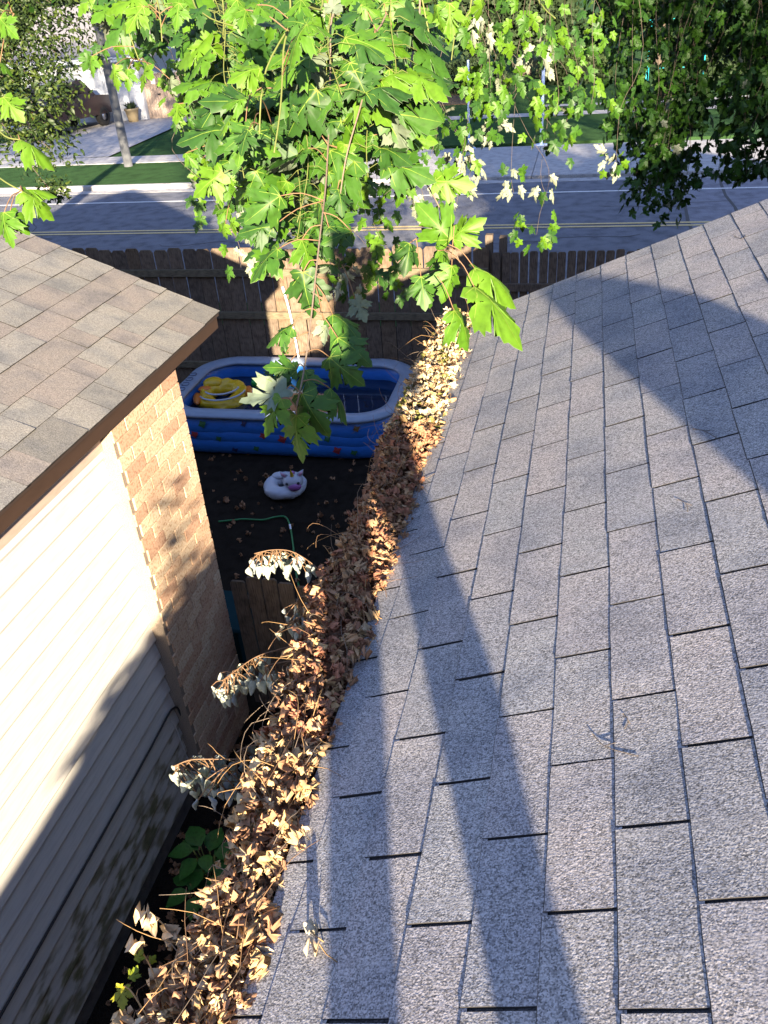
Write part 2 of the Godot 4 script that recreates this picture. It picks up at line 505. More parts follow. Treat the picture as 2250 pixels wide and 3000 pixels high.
func leaf_xf(base: Vector3, dir: Vector3, face: Vector3, size: float) -> Transform3D:
	var y := dir.normalized()
	var z := (face - y * face.dot(y))
	if z.length() < 0.01: z = Vector3(0.3, 0.2, 1.0).cross(y)
	z = z.normalized()
	var x := y.cross(z)
	return Transform3D(Basis(x * size, y * size, z * size), base)

func rdir(s := 1.0) -> Vector3:
	return Vector3(rng.randfn(), rng.randfn(), rng.randfn()).normalized() * s

# ------------------------------------------------------------------ the scene
func _ready() -> void:
	rng.seed = 4711
	var f := Vector3(0, -sin(deg_to_rad(PITCH)), -cos(deg_to_rad(PITCH)))
	var u := Vector3(0, cos(deg_to_rad(PITCH)), -sin(deg_to_rad(PITCH)))
	var cr := cos(deg_to_rad(ROLL))
	var sr := sin(deg_to_rad(ROLL))
	cam_x = (Vector3.RIGHT * cr + u * sr).rotated(Vector3.UP, deg_to_rad(YAW))
	cam_u = (u * cr - Vector3.RIGHT * sr).rotated(Vector3.UP, deg_to_rad(YAW))
	cam_f = f.rotated(Vector3.UP, deg_to_rad(YAW))
	var cam := Camera3D.new()
	cam.name = "camera"
	add_child(cam)
	cam.transform = Transform3D(Basis(cam_x, cam_u, -cam_f), EYE)
	cam.fov = rad_to_deg(2.0 * atan(1500.0 / FOCAL))
	cam.near = 0.05
	cam.far = 900.0
	cam.current = true
	# sky and sun
	var sky_mat := ProceduralSkyMaterial.new()
	sky_mat.sky_top_color = lin(0.078, 0.115, 0.23)
	sky_mat.sky_horizon_color = lin(0.19, 0.21, 0.25)
	sky_mat.sky_curve = 0.25
	sky_mat.ground_bottom_color = lin(0.05, 0.05, 0.05)
	sky_mat.ground_horizon_color = lin(0.19, 0.21, 0.25)
	sky_mat.sun_angle_max = 0.0
	var sky := Sky.new()
	sky.sky_material = sky_mat
	var env := Environment.new()
	env.background_mode = Environment.BG_SKY
	env.sky = sky
	env.tonemap_mode = Environment.TONE_MAPPER_LINEAR
	env.tonemap_exposure = 5.35
	env.sdfgi_enabled = true
	env.ssao_enabled = true
	env.ssil_enabled = true
	var we := WorldEnvironment.new()
	we.name = "world_environment"
	we.environment = env
	add_child(we)
	var sun := DirectionalLight3D.new()
	sun.name = "sun"
	sun.light_color = Color(1.0, 0.925, 0.81)
	sun.light_energy = 1.6
	sun.light_angular_distance = 0.55
	sun.shadow_enabled = true
	add_child(sun)
	sun.look_at_from_position(Vector3.ZERO, SUN_DIR, Vector3.UP)
	make_materials()
	# the setting
	build_ground()
	build_own_house()
	build_neighbour()
	build_fences()
	build_far_side()
	# objects
	build_pool()
	build_passage()
	build_vine()
	build_maple()
	build_side_trees()
	build_photographer()
	build_small_things()

# ------------------------------------------------------------------ ground and road
func sheet(x0: float, x1: float, z0: float, z1: float, y: float) -> ArrayMesh:
	return slab(Vector3(x0, y - 0.3, z0), Vector3(x1, y, z1))

func build_ground() -> void:
	struct("ground", sheet(-250, 250, -400, 60, -0.02), M["lawn"])
	struct("yard_soil", sheet(-16, 14, -11.5, 12, 0.0), M["soil"])
	var road := struct("road", sheet(-120, 120, -21.5, -12.6, 0.004), M["asphalt"])
	road.set_meta("label", "dark asphalt road with double yellow line")
	struct("road_patch", sheet(2.12, 120, -21.5, -12.6, 0.008), M["asphalt_old"])
	# tar seams on the older paving
	var b := MB.new()
	var seam := [Vector3(3.16, 0.0095, -21.45), Vector3(3.1, 0.0095, -20.8), Vector3(3.05, 0.0095, -19.6), Vector3(3.1, 0.0095, -18.5), Vector3(3.02, 0.0095, -17.0), Vector3(3.1, 0.0095, -15.0)]
	for k in seam.size() - 1: b.quad(seam[k] + Vector3(-0.035, 0, 0), seam[k] + Vector3(0.035, 0, 0), seam[k + 1] + Vector3(0.03, 0, 0), seam[k + 1] + Vector3(-0.03, 0, 0))
	seam = [Vector3(2.1, 0.0095, -19.0), Vector3(2.7, 0.0095, -19.06), Vector3(3.08, 0.0095, -19.1)]
	for k in seam.size() - 1: b.quad(seam[k] + Vector3(0, 0, -0.02), seam[k + 1] + Vector3(0, 0, -0.02), seam[k + 1] + Vector3(0, 0, 0.02), seam[k] + Vector3(0, 0, 0.02))
	seam = [Vector3(2.1, 0.0095, -21.4), Vector3(2.14, 0.0095, -20.4), Vector3(2.07, 0.0095, -19.6), Vector3(2.15, 0.0095, -18.7), Vector3(2.09, 0.0095, -17.5), Vector3(2.12, 0.0095, -15.5)]
	for k in seam.size() - 1: b.quad(seam[k] + Vector3(-0.03, 0, 0), seam[k] + Vector3(0.03, 0, 0), seam[k + 1] + Vector3(0.04, 0, 0), seam[k + 1] + Vector3(-0.03, 0, 0))
	for cr in [[-13.5, -18.6, 0.9], [-10.5, -19.2, -0.6], [-8.6, -16.2, 0.4], [-5.2, -18.4, -0.9], [0.4, -18.9, 0.5], [-1.6, -16.0, -0.3]]:
		var p := Vector3(cr[0], 0.0095, cr[1])
		var a: float = cr[2]
		for k in 14:
			a += rf(-0.5, 0.5) - (a - cr[2]) * 0.3
			var q := p + Vector3(cos(a), 0, sin(a)) * rf(0.14, 0.26)
			var sd := (q - p).normalized().cross(Vector3.UP) * rf(0.008, 0.016)
			b.quad(p - sd, q - sd, q + sd, p + sd)
			p = q
	struct("road_seam", b.done(), M["tar"])
	for z in [-17.36, -17.14]:
		struct("yellow_line", slab(Vector3(-120, 0.0115, z - 0.05), Vector3(120, 0.013, z + 0.05)), M["paint_yellow"])
	struct("white_line", slab(Vector3(-120, 0.0115, -20.36), Vector3(120, 0.013, -20.26)), M["paint_white"])
	# kerb, verge, pavement
	struct("gutter_pan", sheet(-120, 120, -21.9, -21.504, 0.01), M["concrete"])
	for seg in [[-120.0, -7.2], [7.2, 120.0]]:
		var x: float = seg[0]
		if seg[0] < -100.0:
			x = -26.0
			struct("kerb", slab(Vector3(-120, -0.2, -22.06), Vector3(-26, 0.13, -21.904), 0.02), M["concrete"])
		while x < minf(seg[1], 20.0) - 0.1:
			var xe := minf(x + 3.0, seg[1])
			struct("kerb", slab(Vector3(x + 0.006, -0.2, -22.06), Vector3(xe - 0.006, 0.13, -21.904), 0.02), M["concrete"])
			x = xe
	struct("verge", sheet(-120, -7.2, -25.5, -22.064, 0.10), M["lawn"])
	var x := -40.0
	while x < -7.3:
		struct("pavement", slab(Vector3(x + 0.006, -0.1, -26.78), Vector3(x + 1.494, 0.115 + rf(-0.004, 0.004), -25.504), 0.012), M["concrete"])
		x += 1.5
	# parking apron on the right, in poured bays
	x = -7.2
	while x < 14.0:
		struct("apron", slab(Vector3(x + 0.006, -0.1, -26.2), Vector3(x + 2.994, 0.09 + rf(-0.004, 0.004), -21.904), 0.015), M["concrete"])
		x += 3.0
	struct("lawn", sheet(-120, 120, -60, -26.79, 0.08), M["lawn"])
	var path := MB.new()
	var prev := Vector3.ZERO
	for k in 24:
		var px := -9.0 + k * 1.2
		var p := Vector3(px, 0.094, -32.6 - 0.012 * px * px * 0.2)
		if k > 0: path.quad(prev + Vector3(0, 0, -0.45), p + Vector3(0, 0, -0.45), p + Vector3(0, 0, 0.45), prev + Vector3(0, 0, 0.45))
		prev = p
	struct("path", path.done(), M["concrete"])
	path = MB.new()
	for k in 24:
		var px := -2.0 + k * 1.0
		var p := Vector3(px, 0.099, -34.7 - 0.03 * (px - 2.0) * (px - 2.0) * 0.4)
		if k > 0: path.quad(prev + Vector3(0, 0, -0.3), p + Vector3(0, 0, -0.3), p + Vector3(0, 0, 0.3), prev + Vector3(0, 0, 0.3))
		prev = p
	struct("path", path.done(), M["concrete"])

# ------------------------------------------------------------------ our house: grey three-tab roof
func roof_xf() -> Transform3D:
	# x up the slope, y out of the roof, z along the eave; origin below the camera's foot point
	var p := deg_to_rad(ROOF_PITCH)
	var ux := Vector3(cos(p), sin(p), 0)
	var n := Vector3(-sin(p), cos(p), 0)
	return Transform3D(Basis(ux, n, Vector3(0, 0, 1)), EYE - n * 1.2)

func tab_mesh(w: float, d: float, sd: int, thick: float, wave: float, lip := 0.0048) -> ArrayMesh:
	# x: up the slope from the butt edge, y: out, z: along the course, centred
	var n := FastNoiseLite.new()
	n.seed = sd
	n.frequency = 6.0
	var b := MB.new(false)
	var nx := 3
	var nz := 6
	var g := []
	for i in nx + 1:
		var row := []
		for j in nz + 1:
			var fx := float(i) / nx
			var fz := float(j) / nz - 0.5
			var x := fx * d
			var z := fz * w
			if i == 0: x += n.get_noise_2d(z * 3.0, 1.3) * wave
			if j == 0 or j == nz: z += n.get_noise_2d(x * 3.0, 7.0 + j) * wave * 0.8
			var corner := pow(absf(fz) * 2.0, 6.0) * (1.0 - fx)
			var y := thick * (1.0 - fx * 0.95) + n.get_noise_2d(x * 2.0 + 9.0, z * 2.0) * 0.0004 + corner * 0.001 * (1.0 if sd % 3 else -0.6)
			row.append(Vector3(x, y, z))
		g.append(row)
	for i in nx:
		for j in nz:
			b.quad(g[i][j], g[i + 1][j], g[i + 1][j + 1], g[i][j + 1])
	b.st.generate_normals()
	var mesh := b.st.commit()
	b = MB.new(false)
	var dn := Vector3(0, -0.006, 0)
	for j in nz:
		b.quad(g[0][j], g[0][j + 1], g[0][j + 1] + dn + Vector3(-lip, 0, 0), g[0][j] + dn + Vector3(-lip, 0, 0))
	for i in nx:
		b.quad(g[i + 1][0], g[i][0], g[i][0] + dn, g[i + 1][0] + dn)
		b.quad(g[i][nz], g[i + 1][nz], g[i + 1][nz] + dn, g[i][nz] + dn)
	b.st.generate_normals()
	mesh = b.st.commit(mesh)
	mesh.surface_set_material(1, M["cut_edge"])
	return mesh

func build_own_house() -> void:
	var h := thing("grey_roofed_house", "house with a weathered grey three-tab shingle roof filling the right side", "house", Vector3(4, 0, 0))
	var inv := h.transform.affine_inverse()
	var rx := roof_xf()
	var ridge := 7.6
	var zf := -4.28
	var zb := 9.0
	var rb := MB.new()
	# roof deck, left slope, in roof coordinates
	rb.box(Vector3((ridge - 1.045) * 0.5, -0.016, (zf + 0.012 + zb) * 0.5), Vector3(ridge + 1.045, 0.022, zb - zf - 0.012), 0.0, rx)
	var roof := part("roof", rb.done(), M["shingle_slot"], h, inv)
	# far slope beyond the ridge
	var top := rx * Vector3(ridge, -0.005, 0)
	var ob := MB.new()
	var far := Transform3D(Basis(Vector3(rx.basis.x.x, -rx.basis.x.y, 0), Vector3(-rx.basis.y.x, rx.basis.y.y, 0), Vector3(0, 0, 1)), Vector3(top.x, top.y - 0.012, 0))
	ob.box(Vector3(4.33, 0, (zf + zb) * 0.5), Vector3(8.66, 0.03, zb - zf), 0.0, far)
	part("roof", ob.done(), M["grey_shingle_3"], h, inv)
	# plain shingle field beyond the tabs that can be told apart
	var fieldb := MB.new()
	for k in 50:
		var uu := 0.885 + 0.125 * k
		if uu > ridge - 0.13: break
		fieldb.box(Vector3(uu + 0.065, -0.001, (zf + zb) * 0.5), Vector3(0.134, 0.007, zb - zf), 0.0, rx * Transform3D(Basis(Vector3(0, 0, 1), -0.02), Vector3.ZERO))
	fieldb.box(Vector3(-0.08, -0.002, (0.93 + zb) * 0.5), Vector3(1.92, 0.006, zb - 0.93), 0.0, rx)
	part("shingle_field", fieldb.done(), M["grey_shingle_0"], h, inv).set_meta("kind", "stuff")
	# tabs one by one
	var variants := []
	for v in 6: variants.append(tab_mesh(0.2965 + 0.0012 * (v % 4), 0.133, 100 + v, 0.0025 + 0.0004 * (v % 3), 0.0016))
	var count := 0
	for j in 16:
		var u0 := -0.115 + 0.125 * (j - 8)
		var ulow := u0
		if j == 0: ulow = -1.058
		if u0 < -1.12: continue
		var z := -1.82 - 0.305 * 8 - 0.05 - (0.1525 if j % 2 else 0.0) + rf(-0.014, 0.014)
		while z < 0.95:
			var za := maxf(z, zf)
			var zb2 := minf(z + 0.305, 1.0)
			if zb2 - za > 0.03 and count < 300:
				var mesh: Mesh = variants[rng.randi() % 6]
				if zb2 - za < 0.29 or j == 0:
					mesh = tab_mesh(zb2 - za - 0.007, (0.133 if j > 0 else 0.085), 300 + count, 0.0032, 0.003)
				var mi := rng.randi() % 6
				var t := Transform3D(Basis(Vector3.UP, rf(-0.004, 0.004)), Vector3(ulow + rf(-0.002, 0.002), -0.0005 + rf(-0.0004, 0.0006), (za + zb2) * 0.5))
				part("shingle", mesh, null, roof, rx * t).set_surface_override_material(0, M["grey_shingle_%d" % mi])
				count += 1
			z += 0.305
	# metal drip edge and barge board on the rake, fascia and gutter at the eave
	var db := MB.new()
	db.box(Vector3((ridge - 1.05) * 0.5, -0.02, zf - 0.006), Vector3(ridge + 1.05, 0.035, 0.008), 0.0, rx)
	part("drip_edge", db.done(), M["drip_edge"], h, inv)
	db = MB.new()
	db.box(Vector3((ridge - 0.95) * 0.5, -0.115, zf + 0.02), Vector3(ridge + 0.95, 0.15, 0.03), 0.0, rx)
	part("barge_board", db.done(), M["fascia_brown"], h, inv)
	part("fascia", slab(Vector3(-0.485, 2.55, zf + 0.04), Vector3(-0.455, 2.70, zb)), M["fascia_brown"], h, inv)
	part("wall", slab(Vector3(-0.05, 0, zf + 0.35), Vector3(0.1, 2.85, zb)), M["concrete_dark"], h, inv)
	part("soffit", slab(Vector3(-0.45, 2.54, zf + 0.05), Vector3(0.0, 2.56, zb)), M["soffit"], h, inv)
	var gb := MB.new()
	var w0 := zf + 0.37
	gb.quad(Vector3(-0.04, 0, w0), Vector3(-0.04, 2.85, w0), Vector3(15, 2.85, w0), Vector3(15, 0, w0))
	gb.tri(Vector3(-0.04, 2.8, w0), Vector3(7.45, 6.0, w0), Vector3(15, 2.8, w0))
	part("gable_wall", gb.done(), M["concrete_dark"], h, inv)
	part("back_wall", slab(Vector3(-0.04, 0, zb - 0.3), Vector3(15, 2.8, zb - 0.1)), M["concrete_dark"], h, inv)
	part("far_wall", slab(Vector3(14.8, 0, w0), Vector3(15, 2.85, zb - 0.1)), M["concrete_dark"], h, inv)
	# gutter full of litter
	var gt := MB.new(false)
	var prof := [Vector2(-0.49, 2.70), Vector2(-0.49, 2.60), Vector2(-0.585, 2.60), Vector2(-0.60, 2.655), Vector2(-0.60, 2.70), Vector2(-0.592, 2.70), Vector2(-0.592, 2.655), Vector2(-0.58, 2.608), Vector2(-0.498, 2.608), Vector2(-0.498, 2.70)]
	for k in prof.size():
		var p: Vector2 = prof[k]
		var q: Vector2 = prof[(k + 1) % prof.size()]
		gt.quad(Vector3(p.x, p.y, zf + 0.02), Vector3(q.x, q.y, zf + 0.02), Vector3(q.x, q.y, zb), Vector3(p.x, p.y, zb))
	part("gutter", gt.done(), M["fascia_brown"], h, inv)
	# a round roof ventilator up the slope, out of the frame, whose shadow crosses the roof
	var vent := thing("roof_ventilator", "round galvanised roof ventilator standing up the grey slope out of frame", "ventilator", rx * Vector3(1.28, -0.01, 1.35))
	var vb := MB.new(true)
	vb.lathe([Vector2(0.0, 0.83), Vector2(0.12, 0.82), Vector2(0.2, 0.77), Vector2(0.225, 0.66), Vector2(0.23, 0.4), Vector2(0.21, 0.3), Vector2(0.16, 0.24), Vector2(0.15, -0.2)], 24)
	part("dome", vb.done(), M["galvanised"], vent)
	part("flashing", slab(Vector3(-0.24, 0.006, -0.24), Vector3(0.24, 0.012, 0.24)), M["galvanised"], vent, Transform3D(Basis(Vector3(0, 0, 1), deg_to_rad(ROOF_PITCH)), Vector3(0, 0.004, 0)))

# ------------------------------------------------------------------ the neighbour: tan roof, brick end, white siding
func build_neighbour() -> void:
	var h := thing("tan_roofed_house", "house with a tan laminated shingle roof, white siding and a tan brick end", "house", Vector3(-7, 0, 0))
	var inv := h.transform.affine_inverse()
	var p := deg_to_rad(ROOF_PITCH)
	var ex := -2.0
	var ey := 2.74
	var zf := -4.31
	var zb := 8.0
	var run := 5.4
	# x up the slope (towards -x), y out, z along
	var rx := Transform3D(Basis(Vector3(-cos(p), sin(p), 0), Vector3(sin(p), cos(p), 0), Vector3(0, 0, -1)), Vector3(ex, ey, 0))
	var rb := MB.new()
	rb.box(Vector3(run * 0.5 + 0.01, -0.016, -(zf + 0.012 + zb) * 0.5), Vector3(run - 0.02, 0.022, zb - zf - 0.012), 0.0, rx)
	var roof := part("roof", rb.done(), M["tan_shingle_5"], h, inv)
	var top := rx * Vector3(run, -0.01, 0)
	var fb := MB.new()
	var far := Transform3D(Basis(Vector3(-cos(p), -sin(p), 0), Vector3(-sin(p), cos(p), 0), Vector3(0, 0, -1)), Vector3(top.x, top.y, 0))
	fb.box(Vector3(run * 0.5, -0.012, -(zf + zb) * 0.5), Vector3(run, 0.03, zb - zf), 0.0, far)
	part("roof", fb.done(), M["tan_shingle_0"], h, inv)
	# plain field where the pieces run out of the frame
	fb = MB.new()
	for k in 33:
		var z0 := -1.35 if k < 10 else zf
		fb.box(Vector3(0.163 * k + 0.085, -0.002, -(z0 + zb) * 0.5), Vector3(0.17, 0.006, zb - z0), 0.0, rx)
	part("shingle_field", fb.done(), M["tan_shingle_2"], h, inv).set_meta("kind", "stuff")
	var count := 0
	for j in 10:
		var u0 := 0.163 * j - (0.006 if j == 0 else 0.0)
		var z := zf - rf(0.0, 0.1)
		while z < -1.35:
			var wd := rf(0.11, 0.33)
			var za := maxf(z, zf)
			var ze := minf(z + wd, -1.35)
			if ze - za > 0.02 and count < 290:
				var thick := 0.0034 if rng.randf() < 0.5 else 0.0062
				var m := tab_mesh(ze - za - (0.0045 if rng.randf() < 0.45 else 0.001), 0.17, 900 + count, thick, 0.0018, 0.001)
				var mi: int = [0, 1, 2, 3, 4, 6, 0, 1, 6, 5, 3][rng.randi() % 11]
				part("shingle", m, null, roof, rx * Transform3D(Basis.IDENTITY, Vector3(u0 + rf(-0.002, 0.002), -0.001, -(za + ze) * 0.5))).set_surface_override_material(0, M["tan_shingle_%d" % mi])
				count += 1
			z += wd
	# fascia, drip edge, barge board
	part("drip_edge", slab(Vector3(ex - 0.03, ey - 0.026, zf + 0.004), Vector3(ex - 0.004, ey - 0.012, zb)), M["drip_edge"], h, inv)
	part("fascia", slab(Vector3(ex - 0.04, ey - 0.095, zf + 0.02), Vector3(ex - 0.012, ey - 0.028, zb), 0.003), M["fascia_brown"], h, inv)
	var bb := MB.new()
	bb.box(Vector3(run * 0.5, -0.10, -(zf + 0.02)), Vector3(run - 0.04, 0.14, 0.025), 0.0, rx)
	bb.box(Vector3(run * 0.5, -0.10, -(zf + 0.02)), Vector3(run - 0.04, 0.14, 0.025), 0.0, far)
	part("barge_board", bb.done(), M["fascia_brown"], h, inv)
	part("soffit", slab(Vector3(-2.17, 2.648, zf + 0.03), Vector3(ex - 0.042, 2.66, zb)), M["soffit"], h, inv)
	part("frieze_board", slab(Vector3(-2.17, 2.50, -3.05), Vector3(-2.13, 2.645, zb)), M["frieze"], h, inv)
	# walls behind the cladding
	part("wall", slab(Vector3(-2.4, 0, -3.70), Vector3(-2.17, 2.66, zb - 0.2)), M["concrete_dark"], h, inv)
	var gx := -11.6
	var gw := MB.new()
	gw.quad(Vector3(-2.18, 0, -3.7), Vector3(-2.18, 2.72, -3.7), Vector3(gx, 2.72, -3.7), Vector3(gx, 0, -3.7))
	gw.tri(Vector3(-2.18, 2.72, -3.7), Vector3(top.x, top.y - 0.1, -3.7), Vector3(gx, 2.72, -3.7))
	gw.quad(Vector3(gx, 0, -3.7), Vector3(gx, 2.72, -3.7), Vector3(gx, 2.72, zb), Vector3(gx, 0, zb))
	gw.quad(Vector3(-2.18, 0, zb - 0.2), Vector3(-2.18, 2.72, zb - 0.2), Vector3(gx, 2.72, zb - 0.2), Vector3(gx, 0, zb - 0.2))
	part("gable_wall", gw.done(), M["brick_0"], h, inv)
	part("foundation", slab(Vector3(-2.3, 0, -3.05), Vector3(-2.165, 0.19, zb - 0.2)), M["concrete_dark"], h, inv)
	# siding boards
	var lap := 0.127
	var boards := 19
	for k in boards:
		var y := 0.165 + lap * k
		var b := MB.new(false)
		var z0 := -3.105
		var z1 := 3.0
		var hgt := minf(lap + 0.006, 2.53 - y)
		# bottom edge proud, top tucked in
		var pts := [Vector3(-2.138, y, 0), Vector3(-2.134, y + 0.012, 0), Vector3(-2.153, y + hgt, 0), Vector3(-2.165, y + hgt, 0), Vector3(-2.165, y, 0)]
		for i in 5:
			var q0: Vector3 = pts[i]
			var q1: Vector3 = pts[(i + 1) % 5]
			b.quad(q0 + Vector3(0, 0, z1), q1 + Vector3(0, 0, z1), q1 + Vector3(0, 0, z0), q0 + Vector3(0, 0, z0))
		var m: String = "siding_white"
		if k == 1 or k == 2: m = "siding_mildew_heavy"
		elif k == 0 or k == 3: m = "siding_mildew"
		part("siding_board", b.done(), M[m], h, inv)
	# corner channel between siding and brick, slightly bent low down
	var ch := MB.new(false)
	var ys := [0.12, 0.5, 0.9, 1.15, 1.3, 1.8, 2.53]
	var bow := [0.0, 0.0, 0.002, 0.012, 0.004, 0.0, 0.0]
	for k in ys.size() - 1:
		for face in 2:
			var a0 := Vector3(-2.122, ys[k], -3.10 + bow[k])
			var a1 := Vector3(-2.122, ys[k + 1], -3.10 + bow[k + 1])
			var o := Vector3(0, 0, 0.028) if face == 0 else Vector3(-0.03, 0, 0.028)
			if face == 0: ch.quad(a0, a1, a1 + o, a0 + o)
			else: ch.quad(a0 + Vector3(0, 0, 0.028), a1 + Vector3(0, 0, 0.028), a1 + o, a0 + o)
		ch.quad(Vector3(-2.122, ys[k], -3.10 + bow[k]), Vector3(-2.15, ys[k], -3.10), Vector3(-2.15, ys[k + 1], -3.10), Vector3(-2.122, ys[k + 1], -3.10 + bow[k + 1]))
	part("corner_channel", ch.done(), M["trim_metal"], h, inv)
	# black cable clipped along a lap, turning down at the corner
	var cb := MB.new(true)
	var cpts := curve_pts([Vector3(-2.122, 0.80, 3.0), Vector3(-2.122, 0.812, 1.0), Vector3(-2.122, 0.806, -0.5), Vector3(-2.122, 0.815, -1.6), Vector3(-2.122, 0.825, -2.6), Vector3(-2.12, 0.845, -2.93), Vector3(-2.118, 0.838, -3.0), Vector3(-2.116, 0.80, -3.045), Vector3(-2.116, 0.70, -3.062)], 5)
	cb.tube(cpts, [0.0065], 6)
	part("cable", cb.done(), M["cable_black"], h, inv)
	cb = MB.new(true)
	cb.tube(curve_pts([Vector3(-2.122, 0.80, -2.95), Vector3(-2.121, 0.70, -2.985), Vector3(-2.122, 0.55, -3.0), Vector3(-2.124, 0.35, -3.02), Vector3(-2.124, 0.19, -3.03)], 4), [0.003], 5)
	part("thin_cable", cb.done(), M["siding_white"], h, inv)
	# brick end: mortar core and single bricks
	var core := part("brick_wall", slab(Vector3(-2.2, 0, -3.772), Vector3(-2.0685, 2.645, -3.053)), M["mortar"], h, inv)
	var bl := 0.2
	var shapes := []
	for v in 4:
		shapes.append(rough_brick(Vector3(0.1, 0.0705, bl - 0.008), 700 + v))
	var course := 0.0785
	for k in 34:
		var y := 0.02 + course * (k + 0.5)
		if y > 2.62: break
		var z := -3.78 - (bl * 0.5 if k % 2 else 0.0)
		while z < -3.06:
			var za := maxf(z, -3.78)
			var ze := minf(z + bl, -3.05)
			if ze - za > 0.03:
				var full := ze - za > bl - 0.002
				var m: Mesh = shapes[rng.randi() % 4] if full else rough_brick(Vector3(0.1, 0.0705, ze - za - 0.008), 740 + k)
				part("brick", m, M["brick_%d" % [0, 1, 2, 3, 4, 1, 4, 5][rng.randi() % 8]], core, Transform3D(Basis.IDENTITY, Vector3(-2.1105 + rf(-0.0015, 0.002), y, (za + ze) * 0.5)))
			z += bl

func rough_brick(s: Vector3, sd: int) -> ArrayMesh:
	var n := FastNoiseLite.new()
	n.seed = sd
	n.frequency = 9.0
	var b := MB.new(false)
	b.box(Vector3.ZERO, s, 0.0022)
	var am := b.done()
	var mdt := MeshDataTool.new()
	mdt.create_from_surface(am, 0)
	for i in mdt.get_vertex_count():
		var v := mdt.get_vertex(i)
		v += Vector3(n.get_noise_3dv(v), n.get_noise_3dv(v + Vector3(3, 0, 0)) * 0.6, n.get_noise_3dv(v + Vector3(0, 5, 0)) * 0.6) * 0.0012
		mdt.set_vertex(i, v)
	am.clear_surfaces()
	mdt.commit_to_surface(am)
	var st := SurfaceTool.new()
	st.create_from(am, 0)
	return st.commit()

# ------------------------------------------------------------------ fences
func picket(w: float, h: float, ear: float, thick := 0.018) -> ArrayMesh:
	var b := MB.new(false)
	var o := [Vector2(-w / 2, 0), Vector2(-w / 2, h - ear), Vector2(-w / 2 + ear * 0.8, h), Vector2(w / 2 - ear * 0.8, h), Vector2(w / 2, h - ear), Vector2(w / 2, 0)]
	var mid := Vector3(0, h * 0.5, 0)
	for sg in [-0.5, 0.5]:
		var p := []
		for v in o: p.append(Vector3(v.x, v.y, sg * thick))
		b.out_quad(p[0], p[1], p[4], p[5], mid)
		b.out_quad(p[1], p[2], p[3], p[4], mid)
	for k in 6:
		var a: Vector2 = o[k]
		var c: Vector2 = o[(k + 1) % 6]
		b.out_quad(Vector3(a.x, a.y, -thick / 2), Vector3(c.x, c.y, -thick / 2), Vector3(c.x, c.y, thick / 2), Vector3(a.x, a.y, thick / 2), mid)
	return b.done()

func build_fences() -> void:
	var f := thing("wooden_fence", "weathered wooden privacy fence with two rails standing behind the blue pool", "fence", Vector3(-4, 0, -9.2))
	var inv := f.transform.affine_inverse()
	var shapes := []
	for v in 4: shapes.append(picket(0.172, 1.74 + 0.012 * v, 0.03))
	var x := -9.5
	while x < -0.98:
		part("picket", shapes[rng.randi() % 4], M["fence_wood_%d" % (rng.randi() % 4)], f, inv * Transform3D(Basis(Vector3(0, 0, 1), rf(-0.006, 0.006)), Vector3(x, 0.02 + rf(-0.012, 0.012), -9.215 + rf(-0.003, 0.003))))
		x += 0.184
	for y in [1.50, 0.98, 0.32]:
		part("rail", slab(Vector3(-9.6, y - 0.044, -9.202), Vector3(-0.95, y + 0.044, -9.165), 0.004), M["fence_rail_wood"], f, inv)
	for px in [-8.4, -6.0, -3.47, -1.02]:
		part("post", slab(Vector3(px - 0.045, 0, -9.32), Vector3(px + 0.045, 1.7, -9.228), 0.005), M["post_wood"], f, inv)
	var g := thing("slatted_fence", "dark narrow-slat wooden fence behind the far edge of the grey roof", "fence", Vector3(1, 0, -9.2))
	inv = g.transform.affine_inverse()
	var slats := []
	for v in 3: slats.append(picket(0.088, 1.70 + 0.012 * v, 0.016))
	x = -0.86
	while x < 4.2:
		part("picket", slats[rng.randi() % 3], M["fence_wood_2"], g, inv * Transform3D(Basis(Vector3(0, 0, 1), rf(-0.004, 0.004)), Vector3(x, 0.01, -9.2)))
		x += 0.1015
	for y in [1.33, 0.35]:
		part("rail", slab(Vector3(-0.92, y - 0.044, -9.187), Vector3(4.25, y + 0.044, -9.15), 0.004), M["fence_wood_2"], g, inv)
	for px in [-0.955, -0.80]:
		part("post", slab(Vector3(px - 0.042, 0, -9.36), Vector3(px + 0.042, 1.86 if px > -0.9 else 1.88, -9.27), 0.006), M["post_wood"], g, inv)

